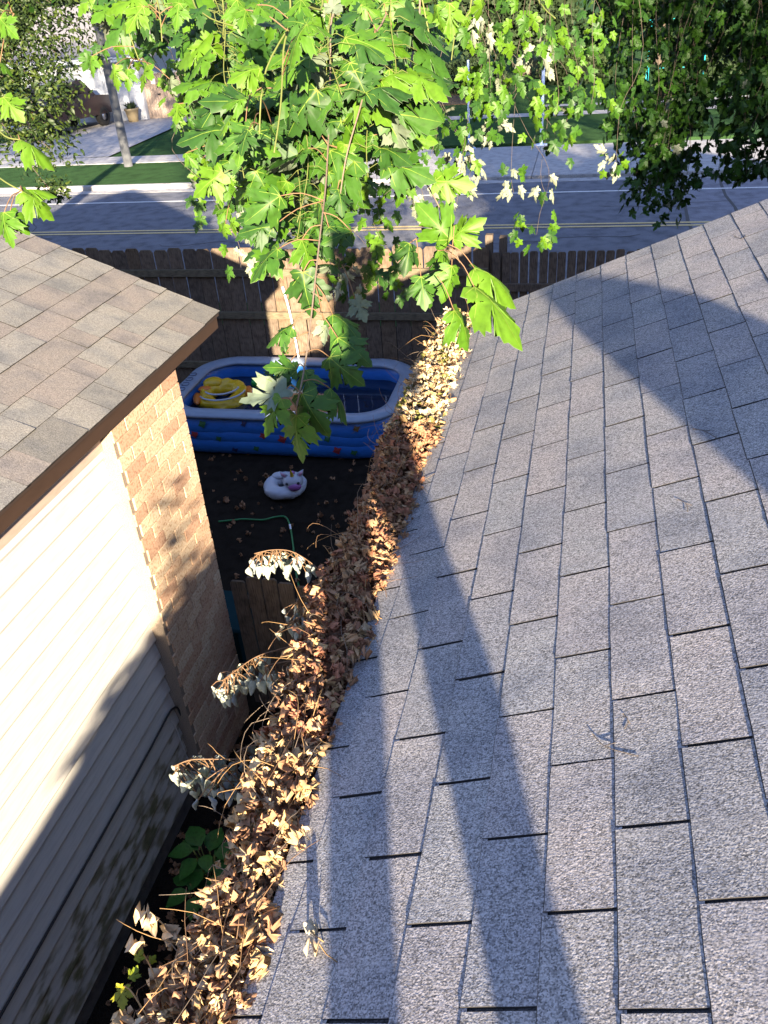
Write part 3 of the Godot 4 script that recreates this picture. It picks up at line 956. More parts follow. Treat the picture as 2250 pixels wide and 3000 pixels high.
# ------------------------------------------------------------------ across the road
func build_far_side() -> void:
	# driveway
	var d := MB.new()
	var y := 0.125
	d.quad(Vector3(-22.5, y, -26.79), Vector3(-21.5, y, -36.4), Vector3(-16.2, y, -36.4), Vector3(-15.4, y, -26.79))
	struct("driveway", d.done(), M["concrete"])
	struct("mulch_bed", sheet(-7.5, -4.6, -42, -36.5, 0.1), M["mulch"])
	# white garage wall with grey roof
	var g := thing("white_garage", "white garage across the road with a grey roof edge", "garage", Vector3(-21, 0, -38))
	var inv := g.transform.affine_inverse()
	part("wall", slab(Vector3(-24, 0, -42), Vector3(-18.47, 2.55, -36.1)), M["stucco_white"], g, inv)
	part("pilaster", slab(Vector3(-19.32, 0, -36.098), Vector3(-19.1, 2.4, -36.02)), M["stucco_white"], g, inv)
	var rb := MB.new()
	rb.box(Vector3(0, 0, 0), Vector3(7.0, 0.12, 5.0), 0.01, Transform3D(Basis(Vector3.RIGHT, 0.42), Vector3(-21, 3.45, -37.9)))
	part("roof", rb.done(), M["roof_grey"], g, inv)
	part("eave_board", slab(Vector3(-24.5, 2.38, -35.72), Vector3(-17.5, 2.55, -35.6)), M["stucco_white"], g, inv)
	part("garage_door", slab(Vector3(-23.6, 0.1, -36.097), Vector3(-20.2, 2.2, -36.05)), M["stucco_white"], g, inv)
	# plank gate beside it
	var gt := thing("plank_gate", "pale wooden plank gate with dark latch beside the white garage wall", "gate", Vector3(-17.6, 0, -36.2))
	inv = gt.transform.affine_inverse()
	var pl := [box_mesh(Vector3(0.138, 1.72, 0.02), 0.004), box_mesh(Vector3(0.138, 1.78, 0.02), 0.004)]
	for k in 13:
		part("plank", pl[k % 2], M["gate_pale"], gt, inv * Transform3D(Basis.IDENTITY, Vector3(-18.38 + 0.145 * k, 0.98, -36.3 + rf(-0.004, 0.004))))
	for yy in [0.4, 1.5]: part("rail", slab(Vector3(-18.44, yy, -36.36), Vector3(-16.6, yy + 0.09, -36.312)), M["gate_pale"], gt, inv)
	part("latch", slab(Vector3(-17.86, 1.02, -36.288), Vector3(-17.74, 1.08, -36.26)), M["cable_black"], gt, inv)
	part("handle", slab(Vector3(-17.82, 1.3, -36.288), Vector3(-17.78, 1.46, -36.25)), M["cable_black"], gt, inv)
	part("notice", slab(Vector3(-18.07, 1.45, -36.288), Vector3(-17.87, 1.68, -36.28)), M["sign_face"], gt, inv)
	# planter
	var pt := thing("planter_pot", "tan square-rimmed planter pot with a small plant against the white garage wall", "planter", Vector3(-18.85, 0.125, -35.55))
	var pb := MB.new(true)
	pb.lathe([Vector2(0.0, 0.0), Vector2(0.2, 0.0), Vector2(0.235, 0.2), Vector2(0.28, 0.44), Vector2(0.31, 0.45), Vector2(0.31, 0.52), Vector2(0.27, 0.52), Vector2(0.25, 0.46), Vector2(0.0, 0.46)], 24)
	part("pot", pb.done(), M["terracotta"], pt)
	var xs := []
	for k in 60: xs.append(leaf_xf(Vector3(rf(-0.15, 0.15), 0.47, rf(-0.15, 0.15)), Vector3(rf(-0.7, 0.7), rf(0.5, 1.2), rf(-0.7, 0.7)), rdir(), rf(0.2, 0.36)))
	stuff_part("foliage", oval_leaf(0.3, 0.3, 0.4), M["far_leaf_0"], pt, xs)
	# parked truck
	build_truck()
	# utility pole
	var p := thing("utility_pole", "grey utility pole standing on the verge across the road", "pole", Vector3(-13.75, 0.1, -25.0))
	var ub := MB.new(true)
	ub.tube([Vector3(0, -0.2, 0), Vector3(0, 3.0, 0), Vector3(0, 7.5, 0)], [0.135, 0.125, 0.105], 12)
	part("shaft", ub.done(), M["pole_grey"], p)
	part("band", slab(Vector3(-0.16, 2.9, -0.16), Vector3(0.16, 2.96, 0.16), 0.02), M["galvanised"], p)
	# sign posts on the lawn edge
	sign_post(Vector3(-3.28, 0.09, -26.1), 0.032, 2.3, "thin pale blue sign post with a foot plate at the lawn edge")
	sign_post(Vector3(-1.2, 0.08, -26.35), 0.045, 2.6, "thicker pale blue sign post right of the thin one on the lawn edge")
	# traffic cone
	var c := thing("traffic_cone", "reddish traffic cone half hidden by the maple leaves across the road", "cone", Vector3(-6.45, 0.08, -27.4))
	var cbm := MB.new(true)
	cbm.lathe([Vector2(0.19, 0.03), Vector2(0.16, 0.1), Vector2(0.03, 0.7), Vector2(0.0, 0.7)], 18)
	part("cone", cbm.done(), M["cone_red"], c)
	part("base", slab(Vector3(-0.24, 0, -0.24), Vector3(0.24, 0.035, 0.24), 0.01), M["rubber"], c)
	# swing set in the far garden
	var pf := thing("swing_set", "turquoise metal swing set in the dark far garden", "swing set", Vector3(3.6, 0.08, -41.0))
	for sx in [-1.1, 1.1]:
		for sz in [-0.7, 0.7]:
			var t := MB.new(true)
			t.tube([Vector3(sx, 0, sz), Vector3(sx, 2.3, 0)], [0.025], 8)
			part("leg", t.done(), M["play_teal"], pf)
	var tb := MB.new(true)
	tb.tube([Vector3(-1.3, 2.3, 0), Vector3(1.3, 2.3, 0)], [0.028], 8)
	part("top_bar", tb.done(), M["play_teal"], pf)
	for sx in [-0.5, 0.5]:
		part("swing_seat", slab(Vector3(sx - 0.22, 0.5, -0.08), Vector3(sx + 0.22, 0.54, 0.08), 0.01), M["play_teal"], pf)
	# far trees
	var spots := [[-30.0, -47.0, 9.0, 5.0], [-22.0, -50.0, 10.0, 5.5], [-14.5, -44.0, 8.0, 3.6], [-9.5, -50.0, 11.0, 5.0], [-3.0, -47.0, 9.0, 4.2], [3.5, -49.0, 10.0, 4.6], [9.5, -46.0, 9.0, 4.2], [16.0, -50.0, 10.0, 5.0], [-38.0, -45.0, 10.0, 5.0]]
	var where := ["far left of the far row of trees", "behind the white garage", "right of the plank gate", "behind the mulch bed", "behind the thin sign post", "behind the swing set", "behind the parking apron on the right", "at the right end of the far row of trees", "at the left end of the far row of trees"]
	var clump := leaf_clump(14, 0.34)
	for k in spots.size():
		var s: Array = spots[k]
		far_tree(Vector3(s[0], 0.05, s[1]), s[2], s[3], clump, "dark leafy tree " + where[k], k)
	# hedge masses under them
	var hs := [[-12.6, -38.5, 1.7, 1.0], [-10.2, -39.5, 2.0, 1.3], [-5.2, -41.5, 1.8, 1.2], [-0.5, -43.0, 1.6, 1.4], [6.2, -42.0, 2.2, 1.6], [-15.8, -37.6, 1.0, 1.1]]
	var hw := ["left of the mulch bed", "beside the mulch bed", "behind the traffic cone", "left of the swing set", "right of the swing set", "beside the plank gate"]
	for k in hs.size():
		var s: Array = hs[k]
		var b := thing("garden_bush", "round dark garden bush " + hw[k], "bush", Vector3(s[0], 0.06, s[1]), "bushes in the far garden")
		var xf := []
		for i in 260:
			var dv := rdir()
			dv.y = absf(dv.y)
			xf.append(Transform3D(Basis(rdir(), rf(0, TAU)) .scaled(Vector3.ONE * rf(0.5, 0.9)), Vector3(dv.x * s[2], dv.y * s[3], dv.z * s[2]) * rf(0.75, 1.0)))
		stuff_part("foliage", clump, M["far_leaf_%d" % (k % 2)], b, xf)

func sign_post(pos: Vector3, r: float, hgt: float, label: String) -> void:
	var s := thing("sign_post", label, "post", pos, "pale posts on the lawn edge")
	var b := MB.new(true)
	b.tube([Vector3.ZERO, Vector3(0, hgt, 0)], [r], 10)
	part("shaft", b.done(), M["post_blue"], s)
	b = MB.new(true)
	b.lathe([Vector2(0.0, 0.02), Vector2(0.2, 0.018), Vector2(0.21, 0.0)], 18)
	part("foot_plate", b.done(), M["post_blue"], s)

func build_truck() -> void:
	var t := thing("pickup_truck", "dark maroon pickup truck parked on the driveway beside the garage", "truck", Vector3(-20.75, 0.125, -33.2), "", -0.12)
	var prof := [Vector2(-2.6, 0.5), Vector2(-2.6, 1.12), Vector2(-1.0, 1.18), Vector2(-0.9, 1.22), Vector2(-0.55, 1.78), Vector2(0.75, 1.82), Vector2(1.3, 1.2), Vector2(2.45, 1.08), Vector2(2.62, 0.85), Vector2(2.62, 0.45)]
	var b := MB.new(false)
	var wd := 0.92
	var mid := Vector3(0, 1.0, 0)
	for k in prof.size():
		var p: Vector2 = prof[k]
		var q: Vector2 = prof[(k + 1) % prof.size()]
		var wp := wd - maxf(0.0, p.y - 1.2) * 0.28
		var wq := wd - maxf(0.0, q.y - 1.2) * 0.28
		b.out_quad(Vector3(-wp, p.y, -p.x), Vector3(wp, p.y, -p.x), Vector3(wq, q.y, -q.x), Vector3(-wq, q.y, -q.x), mid)
		for sg in [-1.0, 1.0]:
			b.out_tri(Vector3(sg * wp, p.y, -p.x), Vector3(sg * wq, q.y, -q.x), Vector3(sg * wd, 0.9, 0), mid)
	part("body", b.done(), M["truck_body"], t)
	for sg in [-1.0, 1.0]:
		var w := MB.new()
		w.box(Vector3(sg * 0.855, 1.5, -0.1), Vector3(0.02, 0.34, 1.1), 0.005)
		part("side_window", w.done(), M["truck_glass"], t)
		for zz in [-1.6, 1.6]:
			var wh := part("wheel", null, null, t, Transform3D(Basis(Vector3(0, 0, 1), PI / 2), Vector3(sg * 0.8, 0.38, zz)))
			var tm := MB.new(true)
			tm.lathe([Vector2(0.2, -0.13), Vector2(0.34, -0.13), Vector2(0.38, -0.09), Vector2(0.38, 0.09), Vector2(0.34, 0.13), Vector2(0.2, 0.13)], 24)
			wh.mesh = tm.done()
			wh.material_override = M["rubber"]
			var rm := MB.new(true)
			rm.lathe([Vector2(0.0, -0.1), Vector2(0.21, -0.115), Vector2(0.21, 0.115), Vector2(0.0, 0.1)], 20)
			part("rim", rm.done(), M["chrome"], wh)
		part("tail_light", slab(Vector3(sg * 0.8 - 0.07, 0.75, 2.598), Vector3(sg * 0.8 + 0.07, 1.05, 2.62), 0.008), M["tail_red"], t)
	part("rear_window", slab(Vector3(-0.65, 1.3, 0.72), Vector3(0.65, 1.62, 0.76), 0.01), M["truck_glass"], t)
	part("bumper", slab(Vector3(-0.9, 0.42, 2.6), Vector3(0.9, 0.62, 2.74), 0.03), M["chrome"], t)

func leaf_clump(n: int, size: float) -> ArrayMesh:
	var b := MB.new(false)
	for k in n:
		var c := rdir() * rf(0.1, 0.55)
		var d := rdir()
		var s := d.cross(rdir()).normalized()
		var l := size * rf(0.5, 1.0)
		b.quad(c - s * l * 0.3, c + d * l * 0.5 - s * l * 0.05, c + s * l * 0.3, c - d * l * 0.5)
	return b.done()

func far_tree(pos: Vector3, hgt: float, rad: float, clump: Mesh, label: String, k: int) -> void:
	var t := thing("garden_tree", label, "tree", pos, "trees beyond the far lawn")
	var b := MB.new(true)
	b.tube([Vector3(0, -0.1, 0), Vector3(0.1, hgt * 0.25, 0.05), Vector3(-0.1, hgt * 0.6, 0)], [0.28, 0.2, 0.1], 10)
	for i in 6:
		var a := TAU * i / 6.0 + k
		b.tube([Vector3(0.05, hgt * 0.28, 0), Vector3(cos(a) * rad * 0.4, hgt * 0.45, sin(a) * rad * 0.4), Vector3(cos(a) * rad * 0.75, hgt * 0.55, sin(a) * rad * 0.75)], [0.1, 0.06, 0.03], 6)
	part("trunk", b.done(), M["bark"], t)
	var lobes := []
	for i in 9: lobes.append([Vector3(rf(-0.6, 0.6) * rad, hgt * rf(0.22, 0.85), rf(-0.6, 0.6) * rad), rad * rf(0.35, 0.6)])
	var xf := []
	for i in 1500:
		var l: Array = lobes[rng.randi() % lobes.size()]
		var v := rdir() * (l[1] as float) * pow(rng.randf(), 0.35)
		v.y *= 0.75
		var p: Vector3 = l[0] + v
		p.y = maxf(p.y, 0.9)
		xf.append(Transform3D(Basis(rdir(), rf(0, TAU)).scaled(Vector3.ONE * rf(0.7, 1.3)), p))
	stuff_part("crown", clump, M["far_leaf_%d" % (k % 2)], t, xf)

# ------------------------------------------------------------------ pool
const POOL := Vector3(-3.08, 0.0, -8.22)

func round_rect(w: float, d: float, r: float, per := 8) -> Array:
	var out := []
	for q in 4:
		var cx: float = (w * 0.5 - r) * [1, -1, -1, 1][q]
		var cz: float = (d * 0.5 - r) * [1, 1, -1, -1][q]
		for k in per + 1:
			var a := PI * 0.5 * (q + float(k) / per)
			out.append([Vector3(cx + r * cos(a), 0, cz + r * sin(a)), Vector3(cos(a), 0, sin(a))])
	# extra points along the straight runs
	var full := []
	for i in out.size():
		var a: Array = out[i]
		var b: Array = out[(i + 1) % out.size()]
		full.append(a)
		var gap: float = a[0].distance_to(b[0])
		var n := int(gap / 0.12)
		for k in range(1, n): full.append([a[0].lerp(b[0], float(k) / n), a[1]])
	return full

func sweep(path: Array, prof: Array, wob := 0.0) -> ArrayMesh:
	var b := MB.new(true)
	var n := FastNoiseLite.new()
	n.frequency = 1.6
	var rows := []
	for e in path:
		var row := []
		for p in prof:
			var w := n.get_noise_3d(e[0].x * 2.0, p.y * 6.0, e[0].z * 2.0) * wob
			row.append(e[0] + e[1] * (p.x + w) + Vector3(0, p.y + w * 0.5, 0))
		rows.append(row)
	for i in rows.size():
		var r0: Array = rows[i]
		var r1: Array = rows[(i + 1) % rows.size()]
		for j in prof.size():
			var k := (j + 1) % prof.size()
			b.quad(r0[j], r0[k], r1[k], r1[j])
	return b.done()

func tube_profile(w: float, h: float, y: float) -> Array:
	var out := []
	for k in 14:
		var a := TAU * k / 14.0
		out.append(Vector2(cos(a) * w * 0.5, y + sin(a) * h * 0.5))
	return out

func build_pool() -> void:
	var p := thing("paddling_pool", "blue inflatable paddling pool with a pale rim in front of the wooden fence", "pool", POOL)
	var path := round_rect(2.56, 1.48, 0.42)
	for k in 3:
		part("air_ring", sweep(path, tube_profile(0.16, 0.27, 0.135 + 0.105 * k), 0.012), M["pool_blue"], p)
	part("rim", sweep(path, tube_profile(0.20, 0.085, 0.478), 0.008), M["pool_rim"], p)
	var fl := MB.new(false)
	var wl := MB.new(false)
	for i in path.size():
		var a: Vector3 = path[i][0]
		var b: Vector3 = path[(i + 1) % path.size()][0]
		fl.tri(Vector3(0, 0.02, 0), a + Vector3(0, 0.02, 0), b + Vector3(0, 0.02, 0))
		var ai: Vector3 = a - path[i][1] * 0.07
		var bi: Vector3 = b - path[(i + 1) % path.size()][1] * 0.07
		wl.tri(Vector3(0, 0.30, 0), ai + Vector3(0, 0.30, 0), bi + Vector3(0, 0.30, 0))
	part("floor", fl.done(), M["pool_inner"], p)
	part("water", wl.done(), M["pool_water"], p)
	# printed sea creatures round the outside
	var kinds := ["print_green", "print_brown", "print_red", "print_navy"]
	var spots := [[-1.05, 0.40, 1], [-0.78, 0.39, 0], [-0.9, 0.26, 2], [-0.62, 0.22, 0], [-0.3, 0.41, 3], [-0.1, 0.28, 2], [0.12, 0.25, 2], [0.3, 0.16, 0], [0.46, 0.4, 3], [0.62, 0.27, 0], [0.72, 0.14, 2], [0.95, 0.4, 1], [-0.45, 0.09, 3], [0.9, 0.12, 0], [-0.2, 0.12, 0], [-1.0, 0.11, 2]]
	for s in spots:
		var m := MB.new(false)
		var r := rf(0.045, 0.07)
		var n := 9
		var rim := []
		for k in n:
			var a := TAU * k / n
			var rr := r * (1.0 if k % 2 else rf(0.45, 0.75))
			var x: float = s[0] + cos(a) * rr
			var y: float = s[1] + sin(a) * rr * 0.8
			var ring := clampi(roundi((y - 0.135) / 0.105), 0, 2)
			var dy := (y - (0.135 + 0.105 * ring)) / 0.135
			var bulge := 0.08 * sqrt(maxf(0.0, 1.0 - dy * dy))
			# follow the rounded corners of the outline
			var z := 0.74
			var over := absf(x) - (1.28 - 0.42)
			if over > 0.0: z = 0.74 - 0.42 + sqrt(maxf(0.0, 0.42 * 0.42 - over * over))
			rim.append(Vector3(x, y, z + bulge + 0.013))
		var c := Vector3.ZERO
		for v in rim: c += v / float(n)
		c.z += 0.004
		for k in n: m.tri(c, rim[k], rim[(k + 1) % n])
		part("print", m.done(), M[kinds[s[2]]], p)
	# dark lettering marks printed on the rim's left end
	for k in 4:
		var m := MB.new(true)
		var o := Vector3(-1.30 + 0.012 * k, 0.523, -0.18 + 0.14 * k)
		m.tube(curve_pts([o + Vector3(-0.04, 0, -0.04), o + Vector3(0.03, 0.002, -0.045), o + Vector3(0.04, 0.001, 0.02), o + Vector3(-0.02, 0.002, 0.035), o + Vector3(-0.035, 0, -0.005)], 4), [0.004], 4)
		part("print", m.done(), M["print_navy"], p)
	# yellow duck float
	var d := thing("duck_float", "yellow inflatable duck swim ring floating in the blue pool", "pool float", POOL + Vector3(-0.86, 0.29, 0.02), "", 0.4)
	var tor := TorusMesh.new()
	tor.inner_radius = 0.13
	tor.outer_radius = 0.31
	part("ring", dented(tor, 0.045, 5.0), M["float_yellow"], d, Transform3D(Basis(Vector3(1, 0, 0), 0.22).scaled(Vector3(1, 1.0, 0.85)), Vector3(0, 0.05, 0)))
	part("head", sphere(0.095, 18), M["float_yellow"], d, Transform3D(Basis(Vector3(0, 0, 1), 0.5).scaled(Vector3(1.25, 0.7, 1)), Vector3(-0.10, 0.16, -0.2)))
	part("neck", sphere(0.09, 14), M["float_yellow"], d, Transform3D(Basis.IDENTITY.scaled(Vector3(1, 1.5, 1)), Vector3(-0.13, 0.09, -0.19)))
	part("beak", sphere(0.06, 12), M["float_orange"], d, Transform3D(Basis.IDENTITY.scaled(Vector3(1.4, 0.5, 1.0)), Vector3(-0.2, 0.14, -0.1)))
	for sg in [-1.0, 1.0]:
		part("wing", sphere(0.13, 14), M["float_orange"], d, Transform3D(Basis(Vector3.UP, sg * 0.3).scaled(Vector3(0.4, 0.35, 1.2)), Vector3(sg * 0.3, 0.08, 0.02)))
	for k in 2:
		var m := MB.new(true)
		var pts := []
		for i in 12:
			var a := PI * 0.1 + PI * 0.8 * i / 11.0
			pts.append(Vector3(cos(a) * (0.2 + 0.07 * k), 0.17 - 0.04 * k, sin(a) * (0.2 + 0.07 * k)))
		m.tube(pts, [0.011], 6)
		part("stripe", m.done(), M["float_white"], d)
	# play balls
	var balls := [[Vector3(-0.62, 0.33, -0.42), "ball_green", "small green play ball floating left of the other balls"], [Vector3(-0.48, 0.32, -0.40), "float_orange", "small orange play ball between two green balls"], [Vector3(-0.36, 0.33, -0.37), "ball_green", "small green play ball floating right of the orange ball"]]
	for e in balls:
		var o := thing("play_ball", e[2], "ball", POOL + e[0], "play balls in the pool")
		part("ball", sphere(0.055 if e[1] == "ball_green" else 0.035, 16), M[e[1]], o)
		var vm := MB.new(true)
		vm.lathe([Vector2(0.0, 0.0), Vector2(0.009, 0.0), Vector2(0.009, 0.005), Vector2(0.0, 0.006)], 8)
		part("valve", vm.done(), M["float_white"], o, Transform3D(Basis.IDENTITY, Vector3(0, 0.053 if e[1] == "ball_green" else 0.033, 0)))
	# unicorn ring lying on the ground in front
	var u := thing("unicorn_float", "white unicorn swim ring with purple snout and yellow horn on the ground", "pool float", Vector3(-2.74, 0.02, -6.72), "", 0.25)
	u.scale = Vector3(0.76, 0.62, 0.76)
	tor = TorusMesh.new()
	tor.inner_radius = 0.10
	tor.outer_radius = 0.29
	part("ring", dented(tor, 0.02, 4.0), M["float_white"], u, Transform3D(Basis.IDENTITY.scaled(Vector3(1, 1.15, 1)), Vector3(0, 0.1, 0)))
	var hd := part("head", sphere(0.135, 20), M["float_white"], u, Transform3D(Basis(Vector3.RIGHT, 0.15), Vector3(0.13, 0.27, 0.12)))
	part("neck", sphere(0.11, 16), M["float_white"], u, Transform3D(Basis.IDENTITY.scaled(Vector3(1, 1.3, 1)), Vector3(0.12, 0.18, 0.1)))
	part("snout", sphere(0.085, 18), M["float_purple"], hd, Transform3D(Basis.IDENTITY.scaled(Vector3(1.05, 0.9, 0.7)), Vector3(0.02, -0.035, 0.105)))
	for sg in [-1.0, 1.0]:
		part("eye", sphere(0.022, 12), M["float_black"], hd, Transform3D(Basis.IDENTITY, Vector3(sg * 0.075, 0.035, 0.108)))
		var em := MB.new(true)
		em.lathe([Vector2(0.035, 0.0), Vector2(0.042, 0.04), Vector2(0.0, 0.14)], 12)
		var ear := part("ear", em.done(), M["float_white"], hd, Transform3D(Basis(Vector3(0, 0, 1), -sg * 0.55).scaled(Vector3(1, 1, 0.55)), Vector3(sg * 0.085, 0.095, 0.0)))
		em = MB.new(true)
		em.lathe([Vector2(0.02, 0.0), Vector2(0.026, 0.035), Vector2(0.0, 0.11)], 10)
		part("inner_ear", em.done(), M["float_pink"], ear, Transform3D(Basis.IDENTITY, Vector3(0, 0.01, 0.024)))
	var hm := MB.new(true)
	hm.lathe([Vector2(0.028, 0.0), Vector2(0.02, 0.06), Vector2(0.006, 0.165), Vector2(0.0, 0.17)], 12)
	part("horn", hm.done(), M["float_yellow"], hd, Transform3D(Basis(Vector3(1, 0, 0), 0.25), Vector3(0, 0.12, 0.03)))
	for k in 5:
		part("mane_tuft", sphere(0.036, 10), M["float_pink" if k % 2 else "float_purple"], hd, Transform3D(Basis.IDENTITY, Vector3(rf(-0.02, 0.02), 0.135 - 0.045 * k, -0.02 - 0.03 * k)))
	part("ring_back_bump", sphere(0.07, 14), M["float_white"], u, Transform3D(Basis.IDENTITY.scaled(Vector3(1.4, 0.8, 1)), Vector3(-0.08, 0.2, -0.14)))

func dented(m: Mesh, amount: float, freq: float) -> ArrayMesh:
	# a slack inflatable: the surface pushed in and out by noise
	var n := FastNoiseLite.new()
	n.seed = 17
	n.frequency = freq
	n.fractal_octaves = 3
	var st := SurfaceTool.new()
	st.create_from(m, 0)
	var am := st.commit()
	var mdt := MeshDataTool.new()
	mdt.create_from_surface(am, 0)
	for i in mdt.get_vertex_count():
		var v := mdt.get_vertex(i)
		mdt.set_vertex(i, v + mdt.get_vertex_normal(i) * n.get_noise_3dv(v) * amount)
	am.clear_surfaces()
	mdt.commit_to_surface(am)
	st = SurfaceTool.new()
	st.create_from(am, 0)
	st.generate_normals()
	return st.commit()

# ------------------------------------------------------------------ the gap between the houses
func build_passage() -> void:
	var g := thing("side_gate", "dark low plank gate between the brick corner and the grey-roofed house", "gate", Vector3(-1.2, 0, -3.87))
	var inv := g.transform.affine_inverse()
	var sl := []
	for v in 3: sl.append(picket(0.098, 1.08 + 0.02 * v, 0.014, 0.016))
	var x := -2.0
	while x < -0.15:
		part("picket", sl[rng.randi() % 3], M["fence_wood_2"], g, inv * Transform3D(Basis(Vector3(0, 0, 1), rf(-0.008, 0.008)), Vector3(x, 0.03, -3.87 + rf(-0.005, 0.005))))
		x += 0.11
	for y in [0.92, 0.25]: part("rail", slab(Vector3(-2.05, y - 0.04, -3.93), Vector3(-0.1, y + 0.04, -3.882), 0.004), M["fence_wood_2"], g, inv)
	# green hose lying in a bend on the ground
	var h := thing("garden_hose", "green garden hose lying in a bend on the ground near the unicorn ring", "hose", Vector3(-2.7, 0, -6.2))
	inv = h.transform.affine_inverse()
	var b := MB.new(true)
	var hp := []
	for q in [[640, 1528], [690, 1523], [715, 1521], [770, 1523], [805, 1515], [835, 1514], [848, 1535], [855, 1570], [862, 1625], [868, 1680], [880, 1740]]: hp.append(on_plane(q[0], q[1], 1, 0.022))
	b.tube(curve_pts(hp, 5), [0.0085], 8)
	part("hose", b.done(), M["hose_green"], h, inv)
	b = MB.new(true)
	b.tube([on_plane(849, 1538, 1, 0.022), on_plane(851, 1552, 1, 0.022)], [0.012], 10)
	part("coupling", b.done(), M["chrome"], h, inv)
	# recycling bin
	var bn := thing("storage_bin", "dark teal storage bin behind the brick corner", "bin", Vector3(-2.36, 0, -4.2))
	var bm := MB.new()
	bm.box(Vector3(0, 0.27, 0), Vector3(0.48, 0.54, 0.4), 0.03)
	part("body", bm.done(), M["bin_teal"], bn)
	part("lid", slab(Vector3(-0.26, 0.542, -0.22), Vector3(0.26, 0.58, 0.22), 0.015), M["bin_teal"], bn)
	# log edging and stones
	var lg := thing("fallen_log", "mossy brown log lying in the dark gap below the dried vine", "log", Vector3(-1.25, 0.09, -1.6))
	var lb := MB.new(true)
	lb.tube(curve_pts([Vector3(-0.05, 0, 0.7), Vector3(0.02, 0.01, 0.3), Vector3(-0.02, 0.0, -0.1), Vector3(0.03, 0.01, -0.7)], 4), [0.09, 0.085, 0.095, 0.08], 10)
	part("trunk", lb.done(), M["bark"], lg)
	# leaf litter
	var xf := []
	for k in 1100:
		xf.append(Transform3D(Basis(rdir(), rf(0, TAU)).scaled(Vector3.ONE * rf(0.03, 0.075)), Vector3(rf(-2.12, -0.1), rf(0.005, 0.03), rf(-3.8, 1.2))))
	for k in 420: xf.append(Transform3D(Basis(rdir(), rf(0, TAU)).scaled(Vector3.ONE * rf(0.03, 0.085)), Vector3(rf(-4.6, -0.3), rf(0.005, 0.025), rf(-8.9, -3.95))))
	var lit := stuff_part("leaf_litter", crumpled_leaf(5, 0.5, 1.0), M["dry_1"], self, xf, "dark dead leaves strewn over the soil between the houses")
	lit.set_meta("category", "leaf litter")
	# broad green plants
	var pp := [[on_plane(595, 2490, 1, 0.5), 11, "leafy green plant with broad leaves nearest the siding's middle"], [on_plane(580, 2600, 1, 0.4), 8, "smaller broad-leaved green plant left of the vine, towards the camera"], [on_plane(660, 2540, 1, 0.35), 8, "broad-leaved green plant half under the dried vine"]]
	for e in pp:
		var top: Vector3 = e[0]
		var o := thing("broadleaf_plant", e[2], "plant", Vector3(top.x, 0, top.z), "green plants in the gap")
		var om := oval_leaf(0.78, 0.25, 0.35)
		var stm := MB.new(true)
		for k in e[1]:
			var a: float = TAU * k / float(e[1]) + rf(-0.3, 0.3)
			var hgt := top.y * rf(0.7, 1.05)
			var base := Vector3(cos(a) * 0.05, hgt, sin(a) * 0.05)
			stm.tube(curve_pts([Vector3(0, 0, 0), Vector3(cos(a) * 0.015, hgt * 0.6, sin(a) * 0.015), base], 3), [0.004], 5)
			part("leaf", om, M["plant_green"], o, leaf_xf(base, Vector3(cos(a), rf(-0.1, 0.35), sin(a)), Vector3.UP, rf(0.1, 0.15)))
		part("stem", stm.done(), M["twig_green"], o)

# ------------------------------------------------------------------ dried vine along the eave
func vine_point(z: float, s: float, noise: FastNoiseLite) -> Array:
	# s 0 at the roof edge, 1 at the outermost droop
	var bulge := noise.get_noise_2d(z * 1.6, 3.0) * 0.025 + noise.get_noise_2d(z * 6.0, s * 2.0) * 0.02
	var keys := [[3.2, 0.16], [-0.7, 0.12], [-1.0, 0.115], [-1.3, 0.135], [-1.9, 0.155], [-2.4, 0.14], [-3.4, 0.16], [-4.1, 0.14], [-5.0, 0.12]]
	var wd := 0.2
	for k in keys.size() - 1:
		if z <= keys[k][0] and z >= keys[k + 1][0]: wd = lerpf(keys[k + 1][1], keys[k][1], (z - keys[k + 1][0]) / (keys[k][0] - keys[k + 1][0]))
	wd += noise.get_noise_2d(z * 2.4, 9.0) * 0.03
	var a := lerpf(0.1, PI * 1.05, s)
	var c := Vector3(-0.52 - wd * 0.5, 2.69, z)
	var r := wd * 0.5 + 0.02 + bulge
	var n := Vector3(cos(a), sin(a), 0)
	var p := c + Vector3(n.x * r, n.y * (r * 0.5 + 0.034), 0)
	if s > 0.7: p.y -= (s - 0.7) * 1.1 * (0.7 + noise.get_noise_2d(z * 2.3, 20.0))
	return [p, n]

